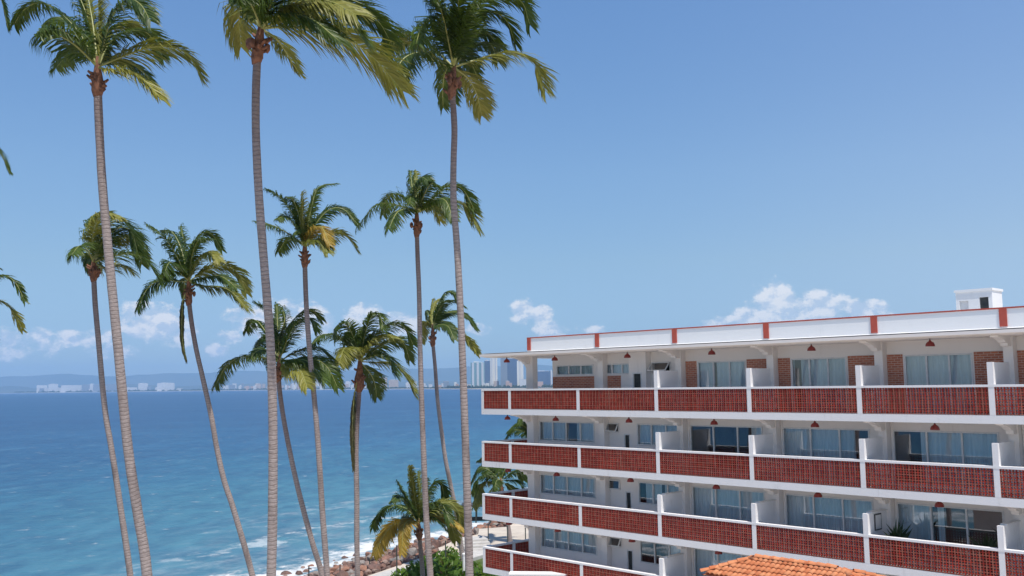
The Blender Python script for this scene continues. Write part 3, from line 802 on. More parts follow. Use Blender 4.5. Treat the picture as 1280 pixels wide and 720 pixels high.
# tiled pavilion roof in front of the hotel
def pavilion():
    D = 30.0
    A = at(945, 698, D)
    e = tag(empty('tiled_pavilion', (A.x, A.y, GZ), YAW), 'pavilion with an orange clay barrel tile roof in front of the hotel balconies', 'pavilion')
    top = A.z - GZ
    ma, t, b = new_mat('roof_tile')
    oi = objc(t)
    v = t.mapping(oi, (1/.17, 1/.27, 0))
    wn = t.node('ShaderNodeTexWhiteNoise', noise_dimensions='2D')
    fl = t.node('ShaderNodeVectorMath', operation='FLOOR'); t.l.new(v, fl.inputs[0]); t.l.new(fl.outputs[0], wn.inputs[0])
    c = t.mix(wn.outputs[0], (.50, .15, .055), (.66, .27, .12))
    c = t.mix(t.smooth(t.noise(oi, 3.5, 5), .5, .8, 0, .5), c, (.36, .16, .10))
    t.l.new(c, b.inputs['Base Color']); b.inputs['Roughness'].default_value = .85
    M_tile = ma
    ang = math.radians(20); run = 1.22; L_ = 2.95; px = .17; tl = .27
    # front slope: falls towards -y (local), hip at the sea end (-x); run in plan
    def zf(y): return top + y*math.tan(ang)          # y <= 0
    tm = MB()
    nrow = int(run/math.cos(ang)/tl) + 1; ncol = int((L_+2*run)/px)
    sa, ca = math.sin(ang), math.cos(ang)
    def tile(mb, org, ux, uy, un, wob):
        seg = 6; vs = []
        for e_ in (0, 1):
            r_ = px*(.52 if e_ == 0 else .46)
            for i in range(seg+1):
                a_ = math.pi*i/seg
                for rr_ in (r_, r_-.018):
                    vs.append(org + ux*(rr_*math.cos(a_)) + un*(rr_*math.sin(a_)*.72 + (.028 if e_ == 0 else 0) + wob) + uy*((0 if e_ == 0 else 1)*tl*1.12))
        fs = []; q_ = 2*(seg+1)
        for i in range(seg):
            fs += [(2*i, 2*i+2, q_+2*i+2, q_+2*i), (2*i+1, q_+2*i+1, q_+2*i+3, 2*i+3), (2*i, 2*i+1, 2*i+3, 2*i+2)]
        mb.add(vs, fs)
    ux, uy, un = Vector((1,0,0)), Vector((0,ca,sa)), Vector((0,-sa,ca))
    for r in range(nrow):
        sdist = run/ca - r*tl                       # distance down the slope of this row's lower end
        y = -sdist*ca
        for c_ in range(ncol):
            x = -run + (c_+.5)*px
            if x < y + .12 or x > L_ - y - .12: continue      # hip lines at both ends
            tile(tm, Vector((x, y, zf(y))), ux, uy, un, random.uniform(-.006,.008))
    ux2, uy2, un2 = Vector((0,-1,0)), Vector((ca,0,sa)), Vector((-sa,0,ca))
    for r in range(nrow):                            # sea-end hip slope
        x = -(run/ca - r*tl)*ca
        for c_ in range(int(2*run/px)):
            y = -run + (c_+.5)*px
            if abs(y) > -x - .1: continue
            tile(tm, Vector((x, y, top + x*math.tan(ang))), ux2, uy2, un2, random.uniform(-.006,.008))
            tile(tm, Vector((L_-x, y, top + x*math.tan(ang))), Vector((0,1,0)), Vector((-ca,0,sa)), Vector((sa,0,ca)), random.uniform(-.006,.008))
    rf = tm.build('roof', M_tile, e, smooth=True)
    dk = MB()                                        # boarding under the tiles
    dk.add([(-run,-run,top-run*math.tan(ang)-.03),(L_+run,-run,top-run*math.tan(ang)-.03),(L_,0,top-.03),(0,0,top-.03),(-run,run,top-run*math.tan(ang)-.03),(L_+run,run,top-run*math.tan(ang)-.03)],
           [(0,1,2,3),(0,3,4),(3,2,5,4),(1,5,2)]); dk.build('roof_boarding', M_tile, rf)
    def caps(a_, b_e):                               # ridge and hip caps
        rd = MB()
        n_ = int((b_e-a_).length/.30); u = (b_e-a_).normalized()
        sdv = u.cross(Vector((0,0,1))).normalized(); nv = sdv.cross(u)
        for i in range(n_):
            o_ = a_ + u*(i*.30); vs = []; seg = 8
            for e_ in (0,1):
                for j in range(seg+1):
                    a2 = math.pi*j/seg; r_ = .10 if e_ == 0 else .086
                    vs.append(o_ + u*(.34*e_) + sdv*(r_*math.cos(a2)) + nv*(r_*math.sin(a2)*.8 + .05 + (.02 if e_ == 0 else 0)))
            rd.add(vs, [(j, j+1, seg+1+j+1, seg+1+j) for j in range(seg)] + [tuple(range(seg+1))])
        rd.build('ridge_tile', M_tile, rf, smooth=True)
    caps(Vector((0,0,top)), Vector((L_,0,top)))
    caps(Vector((-run,-run,top-run*math.tan(ang))), Vector((0,0,top)))
    caps(Vector((-run,run,top-run*math.tan(ang))), Vector((0,0,top)))
    for sg_ in (-1, 1): caps(Vector((L_+run,sg_*run,top-run*math.tan(ang))), Vector((L_,0,top)))
    w = MB(); z1 = top - (run-.2)*math.tan(ang) - .10; w.box(-run+.2, L_+run-.2, -run+.2, run-.2, 0, z1-.1); w.build('wall', M_white, e)
    return e
pavilion()

# ------------------------------------------------------------------ palms
def catmull(P, n):
    out = []; k = len(P)
    for i in range(k-1):
        p0 = P[i-1] if i else P[i]*2 - P[i+1]; p1 = P[i]; p2 = P[i+1]; p3 = P[i+2] if i+2 < k else P[i+1]*2 - P[i]
        m_ = n if i < k-2 else n+1
        for j in range(m_):
            u = j/n
            out.append(.5*((2*p1) + (p2-p0)*u + (2*p0-5*p1+4*p2-p3)*u*u + (-p0+3*p1-3*p2+p3)*u**3))
    return out
def resample(P, n):
    L = [0]
    for i in range(1, len(P)): L.append(L[-1] + (P[i]-P[i-1]).length)
    out = []; j = 0
    for i in range(n):
        d_ = L[-1]*i/(n-1)
        while j < len(P)-2 and L[j+1] < d_: j += 1
        u = (d_-L[j])/max(1e-6, L[j+1]-L[j]); out.append(P[j].lerp(P[j+1], min(1, u)))
    return out, L[-1]
WIND = Vector((.42, .10, 0))
def frond_mesh(curve, mat, rr, lw, lmax, droop=1.0, dead=False):
    """rachis with two rows of narrow hanging leaflets; curve in world space, relative to the crown"""
    P, L = resample(curve, 26)
    up_ = max(0, (P[-1].z - P[0].z)/L)           # young upright fronds keep their leaflets closer to the midrib
    lmax *= 1 - .38*up_
    b = MB()
    b.tube(P, [(.034*(1-i/25)**.8 + .006)*min(1, L/3.6+.15) for i in range(26)], 5, 1)
    npair = int(max(34, L/.036))
    ref = Vector((rr.gauss(0,.4), rr.gauss(0,.4), 1))
    for i in range(npair):
        u = .10 + .90*i/(npair-1); f_ = u*25; j = min(24, int(f_)); p = P[j].lerp(P[j+1], f_-j)
        T = (P[min(25, j+2)] - P[max(0, j-1)]).normalized()
        S = T.cross(ref)
        if S.length < .35: S = T.cross(Vector((rr.gauss(0,1), 1, .2)))
        S.normalize(); N = S.cross(T)
        prof = (min(1, (u-.05)/.2))**.7 * (1 - .55*max(0, (u-.55)/.45)**1.5)
        for sg in (-1, 1):
            if rr.random() < .05: continue
            ll = lmax*prof*rr.uniform(.82, 1.12)
            fwd = .72 + .7*up_ + .55*u + rr.uniform(-.12,.12)
            D = (S*sg + T*fwd + N*rr.uniform(-.05,.35)).normalized()
            g = Vector((0,0,-1))*rr.uniform(.3,.85)*droop + WIND*rr.uniform(.5,1.2)
            D1 = (D + g*.25).normalized(); D2 = (D*.8 + g*.75).normalized(); D3 = (D*.45 + g*1.15).normalized()
            if dead: D1 = (D*.7 + Vector((0,0,-1))).normalized(); D2 = D1; D3 = Vector((0,0,-1))
            q0 = p; q1 = q0 + D1*ll*.3; q2 = q1 + D2*ll*.37; q3 = q2 + D3*ll*.33
            wd = D1.cross(N + T*.2 + Vector((rr.uniform(-.5,.5), rr.uniform(-.5,.5), rr.uniform(-.5,.5))))
            if wd.length < .1: wd = D1.orthogonal()
            wd = wd.normalized()*lw*.5*rr.uniform(.8,1.15)
            tn = rr.random()*.75 + (.25 if u > .75 else 0)
            b.add([q0 - wd*.5, q0 + wd*.5, q1 - wd, q1 + wd, q2 - wd*.8, q2 + wd*.8, q3], [(0,1,3,2),(2,3,5,4),(4,5,6)], 0, tn)
    return b.mesh('frond', [mat, M_rachis])

def palm(label, depth, trunk_px, heart, fronds, r_base, r_top, seed, group='tall coconut palms on the seafront', boot=1.0, extra=1, leafscale=1.0, leaf=1.14, ground=GZ, hanging=None, blade=None):
    rr = random.Random(seed)
    H = at(heart[0], heart[1], depth)
    # trunk: pixel polyline at the palm's own depth, continued down to the ground
    P = [at(x, y, depth) for x, y in trunk_px]
    if P[-1].z > ground - .3:
        dv = (P[-1]-P[-2]); dv = dv/abs(dv.z)*.85 ; dv.z = -1
        k = P[-1].z - (ground - .3); mid = P[-1] + Vector((dv.x*.42*k, 0, -k*.5)); P += [mid, mid + Vector((dv.x*.2*k, 0, -k*.5))]
    base = Vector((P[-1].x, P[-1].y, ground))
    root = tag(empty('palm_tree', base), label, 'palm tree', group)
    C = catmull(P, 14); Pt, L = resample(C, int(max(40, min(300, 22/.075))))
    n = len(Pt); b = MB(); rads = []
    off_ = [Vector((rr.gauss(0,1), rr.gauss(0,1), 0))*0 for _ in range(2)]
    b0 = len(b.v); X = Vector((1,0,0)); ns = 12
    acc = 0
    for i in range(n):
        u = i/(n-1)
        r = r_top + (r_base-r_top)*u**1.15
        if u > .93: r += r_base*.35*((u-.93)/.07)**2
        ring = (acc/.13) % 1.0
        r *= 1 + .016*(1-ring) - .008 + .03*noise.noise(Vector((acc*.9, seed*3.7, 0)))
        tdir = (Pt[min(i+1,n-1)] - Pt[max(i-1,0)]).normalized()
        X = (X - tdir*X.dot(tdir)).normalized(); Y = tdir.cross(X)
        for j in range(ns):
            a = 2*math.pi*j/ns
            b.v.append(tuple(Pt[i] - base + (X*math.cos(a) + Y*math.sin(a))*r*(1+.03*noise.noise(Vector((a*2, acc*2.2, seed)))))); b.tint.append(acc)
        if i < n-1: acc += (Pt[i+1]-Pt[i]).length
    for i in range(n-1):
        for j in range(ns): b.face([b0+i*ns+j, b0+i*ns+(j+1)%ns, b0+(i+1)*ns+(j+1)%ns, b0+(i+1)*ns+j])
    b.face([b0+j for j in range(ns)])
    b.build('trunk', M_trunk, root, smooth=True)
    # crown: fibrous shaft with cut leaf stubs
    c = MB(); T0 = Pt[0]; axis = (H - T0) if (H-T0).length > .2 else Vector((0,0,.5))
    al = axis.length; ax = axis.normalized(); low = T0 - ax*.35*boot
    pts = [low, low + ax*(.22*boot), T0 + axis*.25, T0 + axis*.6, H, H + ax*.35]
    c.tube(pts, [r_top*1.0, r_top*1.5*boot, r_top*1.42*boot, r_top*1.15, r_top*.8, r_top*.35], 10)
    sd0 = ax.orthogonal().normalized(); sd1 = ax.cross(sd0)
    for i in range(14):
        a = i*2.4; v_ = (sd0*math.cos(a) + sd1*math.sin(a)); s0 = low + ax*(.2 + (al+.2)*rr.random()*.7)
        ln = rr.uniform(.05,.17)*boot
        c.tube([s0 + v_*r_top*.9, s0 + v_*(r_top*1.4+ln*.5) + ax*ln*.45, s0 + v_*(r_top*1.5+ln) + ax*ln*1.0], [.06*boot, .05*boot, .035*boot], 5)
    for i in range(rr.choice((0,4,6))):
        a = rr.uniform(0,6.28); q = T0 + axis*.3 + (sd0*math.cos(a)+sd1*math.sin(a))*(r_top+.16)
        c.tube([q + Vector((0,0,.15)), q + Vector((0,0,.08)), q - Vector((0,0,.06)), q - Vector((0,0,.15))], [.02,.085,.08,.02], 8)
    c.v = [tuple(Vector(v_) - base) for v_ in c.v]
    crown = c.build('crown', M_boot, root, smooth=True)
    # fronds
    lens = []
    for fr in fronds:
        pl = fr['p']; lens.append(sum(math.dist(pl[i], pl[i+1]) for i in range(len(pl)-1)) + math.dist(pl[0], heart)*.3)
    full = sorted(lens)[-2]*1.02 if len(lens) > 2 else max(lens)
    Lm = full/F*depth
    lw = max(.052, .00115*depth) * leafscale
    for fr, ln in zip(fronds, lens):
        dzm = math.sqrt(max(0, full**2 - ln**2))/F*depth*.85
        sg = fr.get('d', rr.choice((-1, 1))); dz = sg*(dzm + .12*Lm*rr.random())
        pl = [heart] + fr['p']; k = len(pl)
        pp = [at(x, y, depth + dz*(i/(k-1))) for i, (x, y) in enumerate(pl)]
        cu = catmull(pp, 8)
        mt = {'g': M_leaf, 'y': M_leafy, 'o': M_gold, 'x': M_dead}[fr.get('m', 'g')]
        me = frond_mesh([v_ - base for v_ in cu], mt, rr, lw, Lm*.285*leaf*fr.get('l', 1), fr.get('dr', 1.0))
        link('frond', me, crown)
    for i in range(extra):        # fronds reaching towards and away from the viewer
        a = rr.choice((rr.uniform(.9,2.2), rr.uniform(4.0,5.4))); e0 = rr.uniform(.5,1.0); L_ = Lm*rr.uniform(.75,.95)
        hd_ = Vector((math.cos(a), math.sin(a), 0)); pp = [H.copy()]; 
        for s_ in range(1, 7):
            u = s_/6; el_ = e0 - 1.5*u**1.3
            pp.append(pp[-1] + (hd_*math.cos(el_) + Vector((0,0,math.sin(el_))) + WIND*.4*u)*(L_/6))
        me = frond_mesh([v_ - base for v_ in catmull(pp, 4)], M_leaf, rr, lw, Lm*.24, 1.0)
        link('frond', me, crown)
    if hanging:
        pp = [at(x, y, depth-.25) for x, y in hanging]
        me = frond_mesh([v_ - base for v_ in catmull(pp, 6)], M_dead, rr, lw*1.2, Lm*.17, 1.0, dead=True)
        o = link('frond', me, crown); o['label'] = 'old dark frond hanging straight down against the trunk'
    return root
def fr(*p, **k): return dict(p=list(p), **k)

palm('tallest leftmost palm with a thick ringed trunk leaning right, crown at the top edge', 31,
     [(122,108),(124,160),(128,230),(136,320),(147,430),(160,560),(172,640),(184,720)], (122,84),
     [fr((95,36),(55,4),(30,12),(18,30)), fr((92,55),(62,40),(43,44),m='g'), fr((116,30),(106,-25),m='y'), fr((114,35),(92,-22)), fr((124,30),(122,-30),m='y'), fr((138,25),(158,0),(175,5),(188,26)),
      fr((140,50),(165,38),(185,42),(203,70)), fr((155,70),(195,58),(232,66),(252,96),m='y'), fr((140,88),(160,88),(182,102),(200,122),m='y'), fr((105,50),(75,22),(58,28)), fr((135,40),(160,28),(178,40),d=1,m='y'), fr((112,60),(90,62),(70,85),d=1)],
     .185, .13, 1, extra=3, leaf=1.28)
palm('very tall palm with a straight thick trunk and windswept crown cut by the top edge', 27,
     [(322,66),(320,110),(320,170),(324,250),(331,340),(338,430),(341,520),(341,620),(339,722)], (326,36),
     [fr((306,0),(299,20),(301,58),m='y'), fr((314,-10),(310,-60)), fr((348,-12),(385,-40)), fr((360,24),(400,14),(432,22),(456,48)), fr((356,34),(410,40),(460,66),(503,113),m='y',l=1.15), fr((345,48),(358,66),(374,92),m='y',l=.55),
      fr((375,-2),(430,2),(470,24),(486,48)), fr((338,-20),(358,-62)), fr((318,10),(308,-12),(296,0)), fr((360,8),(405,0),(445,18),m='y'), fr((345,20),(385,22),(425,52),d=-1)],
     .158, .112, 2, extra=3, leaf=1.28)
palm('tall palm with a thick trunk beside the hotel corner, crown touching the top edge', 32,
     [(565,112),(568,160),(567,200),(567,250),(572,320),(577,420),(581,530),(584,620),(587,724)], (567,84),
     [fr((539,69),(516,54),(495,50),(481,60),m='y'), fr((550,30),(543,22),(528,32),(520,54)), fr((556,30),(545,-8)), fr((572,20),(574,-22)), fr((584,28),(610,14),(632,24),(644,54)), fr((588,22),(615,-5),(650,0),(662,30)),
      fr((592,76),(637,65),(668,79),(681,112),m='y'), fr((585,98),(596,118),(602,144),m='y',l=.8), fr((590,58),(612,54),(622,76)), fr((560,30),(548,10),(535,-5)), fr((578,40),(590,8),(612,-12)), fr((548,78),(524,66),(502,76),(492,104),d=-1), fr((538,58),(512,44),(492,48),(478,70),d=1), fr((582,45),(605,38),(625,60),d=1)],
     .162, .10, 3, extra=3, leaf=1.28)
palm('slender palm behind the tallest left trunk, crown swept right by the wind', 48,
     [(117,344),(119,380),(123,425),(131,510),(140,565),(150,630),(163,722)], (117,328),
     [fr((110,314),(100,307),(90,318),m='g'), fr((112,285),(118,268),(138,264)), fr((125,295),(142,274),(162,284),(174,322)), fr((130,300),(152,284),(170,298),(177,330)), fr((135,322),(165,317),(185,328),(200,352)), fr((140,298),(165,300),(180,320),m='y'), fr((132,335),(148,330),(165,340),m='y'), fr((116,290),(128,266),(150,272),m='y')],
     .168, .125, 4, extra=2)
palm('slender s-curved palm with an old frond hanging beside its trunk, left of centre', 50,
     [(236,374),(239,400),(245,435),(254,475),(264,520),(271,560),(280,600),(293,640),(316,722)], (236,352),
     [fr((218,315),(203,295),(184,281)), fr((226,310),(215,290),(202,288)), fr((231,310),(226,282)), fr((241,310),(252,292),(265,293),(277,312)), fr((248,325),(260,315),(274,326),m='y'), fr((258,338),(280,332),(298,342),(308,366),m='y'),
      fr((258,358),(285,362),(311,387),m='y'), fr((222,352),(203,350),(185,360),(172,386)), fr((222,335),(212,328),(205,342)), fr((240,320),(248,300),(262,298)), fr((250,348),(275,345),(296,360),d=-1)],
     .17, .12, 5, extra=2, hanging=[(232,366),(228,380),(227,410),(229,432),(233,450)])
palm('palm with an upright fan crown of green and bronze fronds above a straight thin trunk', 48,
     [(381,326),(382,360),(384,400),(388,450),(393,500),(398,560),(403,640),(409,722)], (381,308),
     [fr((362,293),(340,282),(320,277)), fr((370,275),(352,248),(333,236)), fr((374,270),(366,250),(357,246)), fr((378,270),(378,240),m='y'), fr((388,265),(398,235),(420,229)), fr((395,280),(412,262),(430,262),(447,280)), fr((400,300),(420,290),(435,296),(447,314),m='y'),
      fr((390,288),(402,284),(412,306),d=-1,m='o',l=.9), fr((370,285),(358,270),(347,274)), fr((384,280),(388,258),(396,245)), fr((388,300),(402,302),(410,316),d=-1,m='y'), fr((372,300),(358,300),(348,315),d=1)],
     .168, .12, 6, extra=2)
palm('palm whose crown is half hidden behind the tall straight trunk, leaning trunk below', 50,
     [(348,470),(350,492),(354,520),(361,558),(370,600),(380,640),(391,680),(404,724)], (349,452),
     [fr((325,446),(303,446),(284,456),(269,482),l=1.05), fr((332,415),(318,400),(308,414)), fr((340,410),(332,388),(318,377)), fr((347,410),(346,380)), fr((358,415),(375,392),(390,388),(402,400)), fr((360,422),(372,402),(388,398),(396,414)), fr((370,440),(395,434),(412,448),(426,478)), fr((370,451),(395,450),(410,460),(422,484),m='g'),
      fr((334,428),(324,424),(320,444)), fr((362,460),(376,464),(384,484),m='y'), fr((350,420),(356,400),(352,384)), fr((360,450),(385,452),(405,478),d=-1)],
     .172, .12, 7, extra=2)
palm('palm with a brown shaggy top and drooping fronds, old dark frond down its trunk', 54,
     [(449,480),(448,500),(446,530),(445,570),(446,620),(446,670),(447,724)], (450,452),
     [fr((432,428),(415,418),(400,420),(389,432)), fr((442,422),(432,405),(421,408),(418,424)), fr((456,418),(464,396),(474,392),(479,410)), fr((464,425),(488,406),(505,408),(516,430)), fr((468,438),(490,426),(505,430),(512,450)), fr((470,453),(490,454),(508,470),(520,494),m='y'),
      fr((462,466),(468,478),(471,496)), fr((438,438),(430,436),(424,456),m='y'), fr((450,430),(448,412)), fr((470,444),(486,446),(494,468)), fr((446,425),(438,418),(432,430)), fr((462,432),(480,418),(498,424),d=-1,m='y')],
     .15, .15, 8, boot=1.3, extra=2, hanging=[(446,478),(443,495),(441,525),(441,555),(442,585)])
palm('palm with a wide symmetrical crown partly behind the thick trunk by the hotel', 46,
     [(521,288),(522,320),(524,370),(525,430),(527,500),(530,580),(533,650),(538,722)], (521,266),
     [fr((514,255),(498,243),(486,246),(479,268)), fr((508,260),(485,254),(468,258),(446,284)), fr((516,240),(513,214)), fr((520,240),(520,214),m='y'), fr((530,244),(538,230),(545,230)), fr((545,245),(560,232),(578,236),(594,264)), fr((545,256),(570,252),(588,264),(600,288),m='y'), fr((508,262),(496,266),(486,286)), fr((532,258),(542,256),(550,276),m='y'), fr((518,240),(526,222),(535,226)), fr((540,252),(556,250),(566,272),d=-1)],
     .175, .105, 9, extra=2)
palm('small distant palm between two trunks near the hotel corner, crown bent right', 78,
     [(541,428),(544,460),(547,500),(552,540),(557,575),(564,610),(570,640),(576,680)], (541,410),
     [fr((540,392),(541,374),m='y'), fr((546,385),(556,366),(568,367),(574,386)), fr((550,396),(565,390),(582,394),(596,412)), fr((552,408),(570,410),(585,424),(599,443),m='y'), fr((536,404),(530,406),(527,428),m='y'), fr((537,396),(533,388)), fr((546,392),(556,378),(570,376),(582,384)), fr((548,406),(560,408),(568,424)), fr((540,395),(544,378),(552,372),m='y')],
     .205, .145, 10, extra=1, leaf=.8, ground=3.0)
palm('young low palm with golden lower fronds beside the hedge and rocks', 70,
     [(524,668),(526,690),(528,712),(529,730)], (523,654),
     [fr((518,620),(513,583),m='y'), fr((525,622),(523,590),m='y'), fr((510,628),(497,603)), fr((534,620),(543,602),(552,606),(556,628)), fr((508,636),(488,632),(474,642),(466,660),m='g'), fr((540,634),(560,628),(572,638),(578,658),m='y'),
      fr((508,652),(492,656),(478,672),(467,694),m='o'), fr((514,650),(505,658),(502,692),m='o',l=.8,d=-1), fr((535,648),(552,647),(568,654),(580,664),m='o',l=.6), fr((506,648),(488,660),(476,684),m='x',d=1), fr((542,642),(560,648),(570,676),m='y',d=1), fr((530,625),(534,598)), fr((512,636),(500,620),(490,626)), fr((538,634),(552,630),(562,652),d=-1)],
     .19, .15, 11, group='low palms by the sea path', boot=1.1, extra=2)
palm('low bushy palm on the terrace just behind the hotel corner', 92,
     [(627,616),(631,635),(635,655),(638,676)], (626,602),
     [fr((612,588),(598,586),(588,604)), fr((620,585),(610,572),(598,576)), fr((632,586),(644,578),(654,600)), fr((616,602),(602,606),(592,634),m='y'), fr((636,600),(650,604),(656,632)), fr((626,585),(628,568)), fr((612,596),(600,596),(590,616)), fr((634,606),(646,620),(652,650)), fr((620,606),(610,618),(604,640),m='y'), fr((640,590),(655,588),(664,610))],
     .22, .15, 12, group='low palms by the sea path', boot=1.1, ground=3.0)
palm('palm behind the hotel showing only a dark frond above the second balcony', 84,
     [(672,562),(673,600),(674,640),(675,690)], (671,552),
     [fr((655,540),(640,538),(629,552)), fr((660,530),(652,522),(648,530)), fr((665,530),(670,515)), fr((685,535),(700,535),(710,555)), fr((655,550),(640,556),(632,575)), fr((680,545),(698,555),(704,580)), fr((658,535),(645,530),(634,540))],
     .22, .15, 13, group='low palms by the sea path', ground=3.0)
GO = 'palms standing past the left edge with fronds reaching in'
palm('palm past the left edge with two long fronds reaching in halfway up', 36,
     [(-52,400),(-50,460),(-46,560),(-40,724)], (-52,382),
     [fr((-30,358),(0,344),(18,352),(31,376)), fr((-25,376),(0,376),(15,388),(28,412),m='y'), fr((-70,350),(-100,340),(-125,370)), fr((-55,345),(-60,310)), fr((-40,350),(-20,325),(0,335)), fr((-80,380),(-110,390),(-125,420)), fr((-30,395),(-15,415),(-10,440))],
     .21, .12, 14, group=GO, leaf=.75)
palm('palm past the left edge with one frond tip showing high on the edge', 36,
     [(-72,225),(-75,300),(-85,500),(-95,724)], (-72,208),
     [fr((-45,180),(-18,178),(0,190),(12,216)), fr((-90,175),(-120,170),(-140,200)), fr((-75,170),(-78,140)), fr((-60,175),(-40,150),(-20,160)), fr((-95,210),(-125,220),(-140,250)), fr((-50,225),(-35,250),(-30,270))],
     .21, .12, 15, group=GO, leaf=.75)
palm('palm past the left edge with a frond tip in the top corner', 32,
     [(-85,40),(-90,150),(-100,400),(-110,724)], (-85,20),
     [fr((-55,-20),(-20,-24),(0,-5),(10,34)), fr((-105,-10),(-140,-20),(-165,10)), fr((-90,-20),(-90,-70)), fr((-60,-15),(-40,-50),(-10,-50)), fr((-110,20),(-145,30),(-160,70)), fr((-60,40),(-45,70),(-40,95))],
     .23, .13, 16, group=GO, leaf=.75)

# ------------------------------------------------------------------ far shore: low land, towers, hills
coast = []
for x, dd in ((-700,13500),(-250,13000),(0,12500),(20,12200),(60,11500),(200,10600),(330,9200),(420,8000),(520,6300),(560,5300),(590,4750),(640,4500),(760,4300),(1000,4200),(1500,4300)):
    v = ray(x, 480); v = v/v.dot(FW); v.z = 0; coast.append(EYE*0 + v*dd)
M_land = mat_noise('far_land', (.035, .055, .035), (.075, .085, .06), .002, .95)
M_beach = mat_noise('far_beach', (.50, .46, .40), (.42, .39, .34), .01, .95)
b_ = MB(); k = len(coast)
for p in coast: b_.v.append((p.x, p.y, -.5)); b_.tint.append(0)
for p in coast: b_.v.append((p.x*1.004, p.y*1.004, 2.5)); b_.tint.append(0)
for p in coast: b_.v.append((p.x*1.010, p.y*1.010, 3.2)); b_.tint.append(0)
for p in coast: b_.v.append((p.x*(24300/p.y), 24300, 40)); b_.tint.append(0)
for r_, mi in ((0,1),(1,1),(2,0)):
    for i in range(k-1): b_.face([r_*k+i, r_*k+i+1, (r_+1)*k+i+1, (r_+1)*k+i], mi)
tag(b_.build('far_coast', [M_land, M_beach]), kind='structure', label='low land across the bay')
def cpos(px, back=1.012):
    v = ray(px, 484); v = v/v.dot(FW); v.z = 0
    for i in range(k-1):
        a, b = coast[i], coast[i+1]
        ta, tb = a.x/a.y, b.x/b.y; tv = v.x/v.y
        if ta <= tv <= tb:
            # intersection of the view line with the coast segment
            den = (b.x-a.x) - tv*(b.y-a.y); u = (tv*a.y - a.x)/den; p = a.lerp(b, u); return Vector((p.x*back, p.y*back, 3))
# tree belt along the far shore: a mass nobody could count
b_ = MB(); rr = random.Random(5)
for i in range(2600):
    px = rr.uniform(18, 700) if rr.random() < .8 else rr.uniform(540, 700)
    p = cpos(px, rr.uniform(1.011, 1.045)); s_ = p.y/1200*rr.uniform(.6, 1.5)
    hgt = s_*rr.uniform(.9, 2.0)*(1.7 if px > 560 else 1); n_ = 5
    vs = [(p.x + s_*1.6*math.cos(6.28*j/n_+i), p.y + s_*1.2*math.sin(6.28*j/n_+i), 2) for j in range(n_)] + [(p.x + s_*1.2*math.cos(6.28*j/n_+i+.4), p.y + s_*math.sin(6.28*j/n_+i+.4), 3+hgt*.6) for j in range(n_)] + [(p.x, p.y, 3+hgt)]
    b_.add(vs, [(j,(j+1)%n_,n_+(j+1)%n_,n_+j) for j in range(n_)] + [(n_+j,n_+(j+1)%n_,2*n_) for j in range(n_)])
M_ftree = mat_noise('far_trees', (.02, .04, .022), (.05, .07, .035), .01, .95)
tag(b_.build('far_treeline', M_ftree), 'dark belt of trees along the far shore of the bay', 'treeline', kind='stuff')

def mat_tower(name, wall, glass, fl=3.4, colw=6.0):
    ma, t, b = new_mat(name)
    s = t.node('ShaderNodeSeparateXYZ'); t.l.new(objc(t), s.inputs[0])
    fz = t.math('FRACT', t.math('DIVIDE', s.outputs[2], fl)); fx = t.math('FRACT', t.math('DIVIDE', t.math('ADD', s.outputs[0], s.outputs[1]), colw))
    win = t.math('MULTIPLY', t.math('GREATER_THAN', fz, .42), t.math('GREATER_THAN', fx, .3))
    t.l.new(t.mix(win, wall, glass), b.inputs['Base Color']); b.inputs['Roughness'].default_value = .6
    return ma
MT = {'glass': mat_tower('tower_glass', (.34,.46,.47), (.10,.24,.27), 3.6, 26), 'blue': mat_tower('tower_blue', (.14,.20,.30), (.06,.10,.17)), 'cream': mat_tower('tower_cream', (.85,.81,.70), (.62,.60,.54), 3.4, 13),
      'grey': mat_tower('tower_grey', (.30,.34,.38), (.14,.18,.22)), 'white': mat_tower('block_white', (.78,.77,.74), (.40,.42,.44)), 'tan': mat_tower('block_tan', (.60,.48,.38), (.36,.30,.26)), 'pink': mat_tower('block_pink', (.62,.42,.32), (.42,.30,.25))}
def tower(x0, x1, ytop, mat, label, dep=1.02, cat='tower', name='tower', steps=True, group=None, deep=.6, fins=0):
    c = cpos((x0+x1)/2, dep); D = c.dot(FW) if False else (c-EYE).dot(FW)
    wdt = (x1-x0)/F*D; hgt = max(4, (at((x0+x1)/2, ytop, D).z - 3))
    dp = wdt*deep if wdt < 120 else 50
    e = tag(empty(name, (c.x, c.y, 3)), label, cat, group)
    e.rotation_euler.z = -math.atan2(c.x, c.y)
    b = MB(); b.box(-wdt/2, wdt/2, 0, dp, -1, hgt); b.build('wall', MT[mat], e)
    r = MB()
    if steps:
        r.box(-wdt*.3, wdt*.12, dp*.25, dp*.7, hgt+.001, hgt*1.0 + max(3, hgt*.045)); r.box(wdt*.2, wdt*.36, dp*.3, dp*.6, hgt+.001, hgt + max(2, hgt*.025))
    else:
        r.box(-wdt*.5-.5, wdt*.5+.5, -.5, dp+.5, hgt+.001, hgt+1)
    r.build('roof', MT['white'], e)
    if fins:
        for i in range(fins):
            x = -wdt/2 + wdt*(i+.5)/fins
            q = MB(); q.box(x-wdt*.07, x+wdt*.07, -3, -.01, 4, hgt*.985); q.build('balcony_stack', MT['white'], e)
    return e
tower(588.5, 606, 453, 'glass', 'pale green glass tower farthest left in the far skyline, beside the hotel roof edge', 1.03, fins=3)
tower(605.5, 613.5, 451, 'blue', 'dark blue grey tower behind the green glass tower across the bay', 1.05)
tower(613, 622, 444, 'cream', 'slim cream tower with white balcony stacks across the bay', 1.03, fins=2)
tower(626, 634.5, 447, 'grey', 'narrow grey tower seen under the hotel roof corner', 1.03)
tower(634.5, 648, 448, 'blue', 'broad dark blue tower across the bay, left of a cream tower', 1.05)
